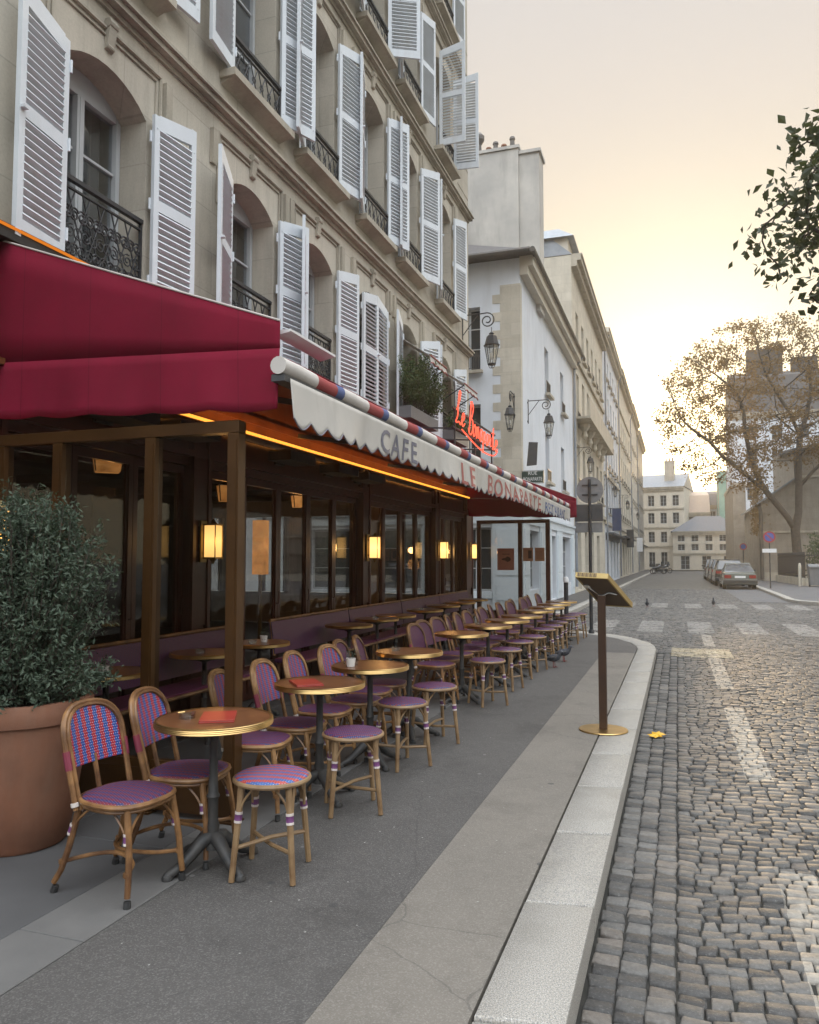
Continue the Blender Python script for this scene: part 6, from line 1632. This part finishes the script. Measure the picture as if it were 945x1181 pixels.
def tree(name, label, skel, attract, step, infl, kill, rtwig, rmax, leafsize, per, leafmat, seed, expo=2.3, spread=.25, minleaf=3, clump=None, droop=0.):
    N, par = colonize(skel, attract, step, infl, kill, seed=seed)
    n = len(N); area = np.zeros(n); kids_ = [[] for _ in range(n)]
    for i, p in enumerate(par):
        if p is not None: kids_[p].append(i)
    order = sorted(range(n), key=lambda i: -i)
    depth = np.zeros(n, int)
    for i in order:
        if not kids_[i]: area[i] = rtwig ** expo
        if par[i] is not None: area[par[i]] += area[i]; depth[par[i]] = max(depth[par[i]], depth[i] + 1)
    rad = area ** (1 / expo); rad *= min(1., rmax / rad.max())
    t = thing(name, label, 'tree', tuple(N[0])); o = Vector(N[0])
    trunk = G(); twigs = G(); done = set()
    starts = [(0, None)]
    while starts:
        i, p = starts.pop(); chain = ([p] if p is not None else []) + [i]
        while kids_[chain[-1]]:
            ks = sorted(kids_[chain[-1]], key=lambda k: -rad[k])
            for k in ks[1:]: starts.append((k, chain[-1]))
            chain.append(ks[0])
        rr = [min(rad[c], rad[chain[1]] if p is not None and len(chain) > 1 else 9) for c in chain]
        if len(chain) > 1: trunk.tube([Vector(N[c]) - o for c in chain], rr, 10 if max(rr) > .12 else 5 if max(rr) > .02 else 4)
    trunk.build('trunk', M('bark'), t, smooth=True, ang=180)
    r2 = np.random.default_rng(seed + 5); L = []
    for i in range(n):
        if depth[i] <= minleaf:
            if clump and (math.sin(N[i][0] * clump) * math.sin(N[i][2] * clump * 1.3 + 1) * math.cos(N[i][1] * clump)) < -.07: continue
            for _ in range(per):
                q = N[i] + r2.normal(0, spread, 3) * np.array([1, 1, .55]); q[2] -= droop * r2.random(); L.append(Vector(q) - o)
    g = G(); leaf_cloud(g, L, leafsize, elong=1.5); g.build('crown', M(leafmat), t)
    return t
random.seed(21)
r3 = np.random.default_rng(33)
skel = [((7.4,56,-.1),None),((7.38,56,1.2),0),((7.3,56,2.4),1),((7.25,56,3.4),2),
        ((6.85,55.9,4.2),3),((6.2,55.8,5.1),4),((5.6,55.7,5.9),5),((5.0,55.6,7.0),6),((4.6,55.5,8.6),7),((4.35,55.4,10.0),8),((4.3,55.3,11.4),9),((3.9,55.3,12.6),10),
        ((4.7,55.3,6.7),6),((3.8,55.0,7.5),12),((2.9,54.8,8.3),13),((2.1,54.6,9.3),14),((1.2,54.5,10.0),15),
        ((7.5,56.1,4.6),3),((7.55,56.1,6.2),17),((7.6,56.2,7.8),18),((7.7,56.2,9.6),19),((7.2,56,11.0),20),((6.4,55.8,12.4),21),((5.7,55.6,13.8),22),((8.2,56.4,11.0),20),((8.5,56.5,12.6),24),((8.4,56.4,14.3),25),
        ((8.4,56.5,7.2),18),((9.5,56.8,8.3),27),((10.6,57,9.3),28),((11.8,57,10.3),29),((7.0,55.9,10.2),20),((6.2,55.3,10.9),31)]
att = []
while len(att) < 2900:
    p = r3.uniform(-1, 1, 3)
    if (p ** 2).sum() > 1 or (p ** 2).sum() < .12: continue
    q = np.array([6.4, 55.6, 11.4]) + p * np.array([7.9, 4.6, 6.3])
    if q[2] < 6.3 - .1 * (q[0] - 3) + .0: continue
    if q[0] > 5.5 and q[2] < 8: continue
    att.append(q)
tree('autumn_tree', 'nearly bare autumn tree with a forked trunk behind the park railing', skel, att, .38, 2.6, .55, .014, .44, .115, 27, 'leaf_autumn', 4, spread=.28, minleaf=3, expo=2.15, droop=.2, clump=1.9)
skel = [((6.1,11.6,-.1),None),((6.05,11.6,1.3),0),((6.0,11.6,2.7),1),((5.9,11.7,3.9),2),((5.5,11.7,4.9),3),((4.9,11.8,5.6),4),((4.2,11.9,6.1),5),((3.5,12,6.4),6),((6.3,11.9,5.2),3),((6.8,12.2,6.4),8)]
att = []; r3 = np.random.default_rng(12)
while len(att) < 1100:
    p = r3.uniform(-1, 1, 3)
    if (p ** 2).sum() > 1: continue
    q = np.array([5.25, 12.1, 6.45]) + p * np.array([4.15, 3.0, 2.15])
    att.append(q)
def leaf_cloud_plane(): pass
tree('plane_tree', 'dark green leafy branches of a plane tree reaching in at the upper right', skel, att, .22, 1.6, .34, .012, .28, .095, 17, 'leaf_plane', 9, spread=.15, minleaf=3, droop=.08)
# the building across the street, seen only in the reflections of the glass front
house('stone_house', 'stone house across the street reflected in the glass doors of the cafe', (17, 9, 0), -PI/2, 26, 9, 8.5, 'stone_grey', grid(26, 8, 1.2, [(.4, 2.8), (4.2, 6.3)], .6), roof='mansard', sillrail=False)

# ---------------------------------------------------------------- evening haze
g = G(); g.box(-215, 215, -65, 245, -1.4, 32)
t = NT('haze_air'); vol = t.n('ShaderNodeVolumePrincipled', {'Color': (1,.93,.82), 'Density': HAZE, 'Anisotropy': .6})
t.t.links.new(vol.outputs[0], t.out.inputs['Volume'])
tag(g.build('haze', t.mat), kind='stuff')

# light of the lit lamps: the strip under the awning, the wall lamps, the lanterns inside, and one in the room without a lantern
def lamp(name, typ, loc, watt, col=(1, .48, .14), size=.05, rot=(0, 0, 0), size_y=None):
    l = bpy.data.lights.new(name, typ); l.energy = watt; l.color = col
    if typ == 'AREA':
        l.shape = 'RECTANGLE'; l.size = size; l.size_y = size_y
    else: l.shadow_soft_size = size
    o = bpy.data.objects.new(name, l); COL.objects.link(o); o.location = loc; o.rotation_euler = rot; return o
lamp('strip_light', 'AREA', (XF + .19, 10.3, 2.862), 20, (1, .40, .08), .02, (0, R(180 - 35), 0), 12.)
for y in (3.95, 6.42, 10.62, 14.2, 16.62): lamp('wall_lamp_light', 'POINT', (XF + .36, y, 1.70), 3.2, (1, .5, .16), .06)
for p in ((-6.0, 7.1, 2.2), (-6.0, 9.5, 2.1), (-6, 11.7, 2.1), (-6.2, 15.2, 1.4), (-6.2, 4.5, 2.2)): lamp('lantern_and_room_light', 'POINT', p, 6.0, (1, .45, .13), .15)  # the last one lights the room with no lantern hanging there
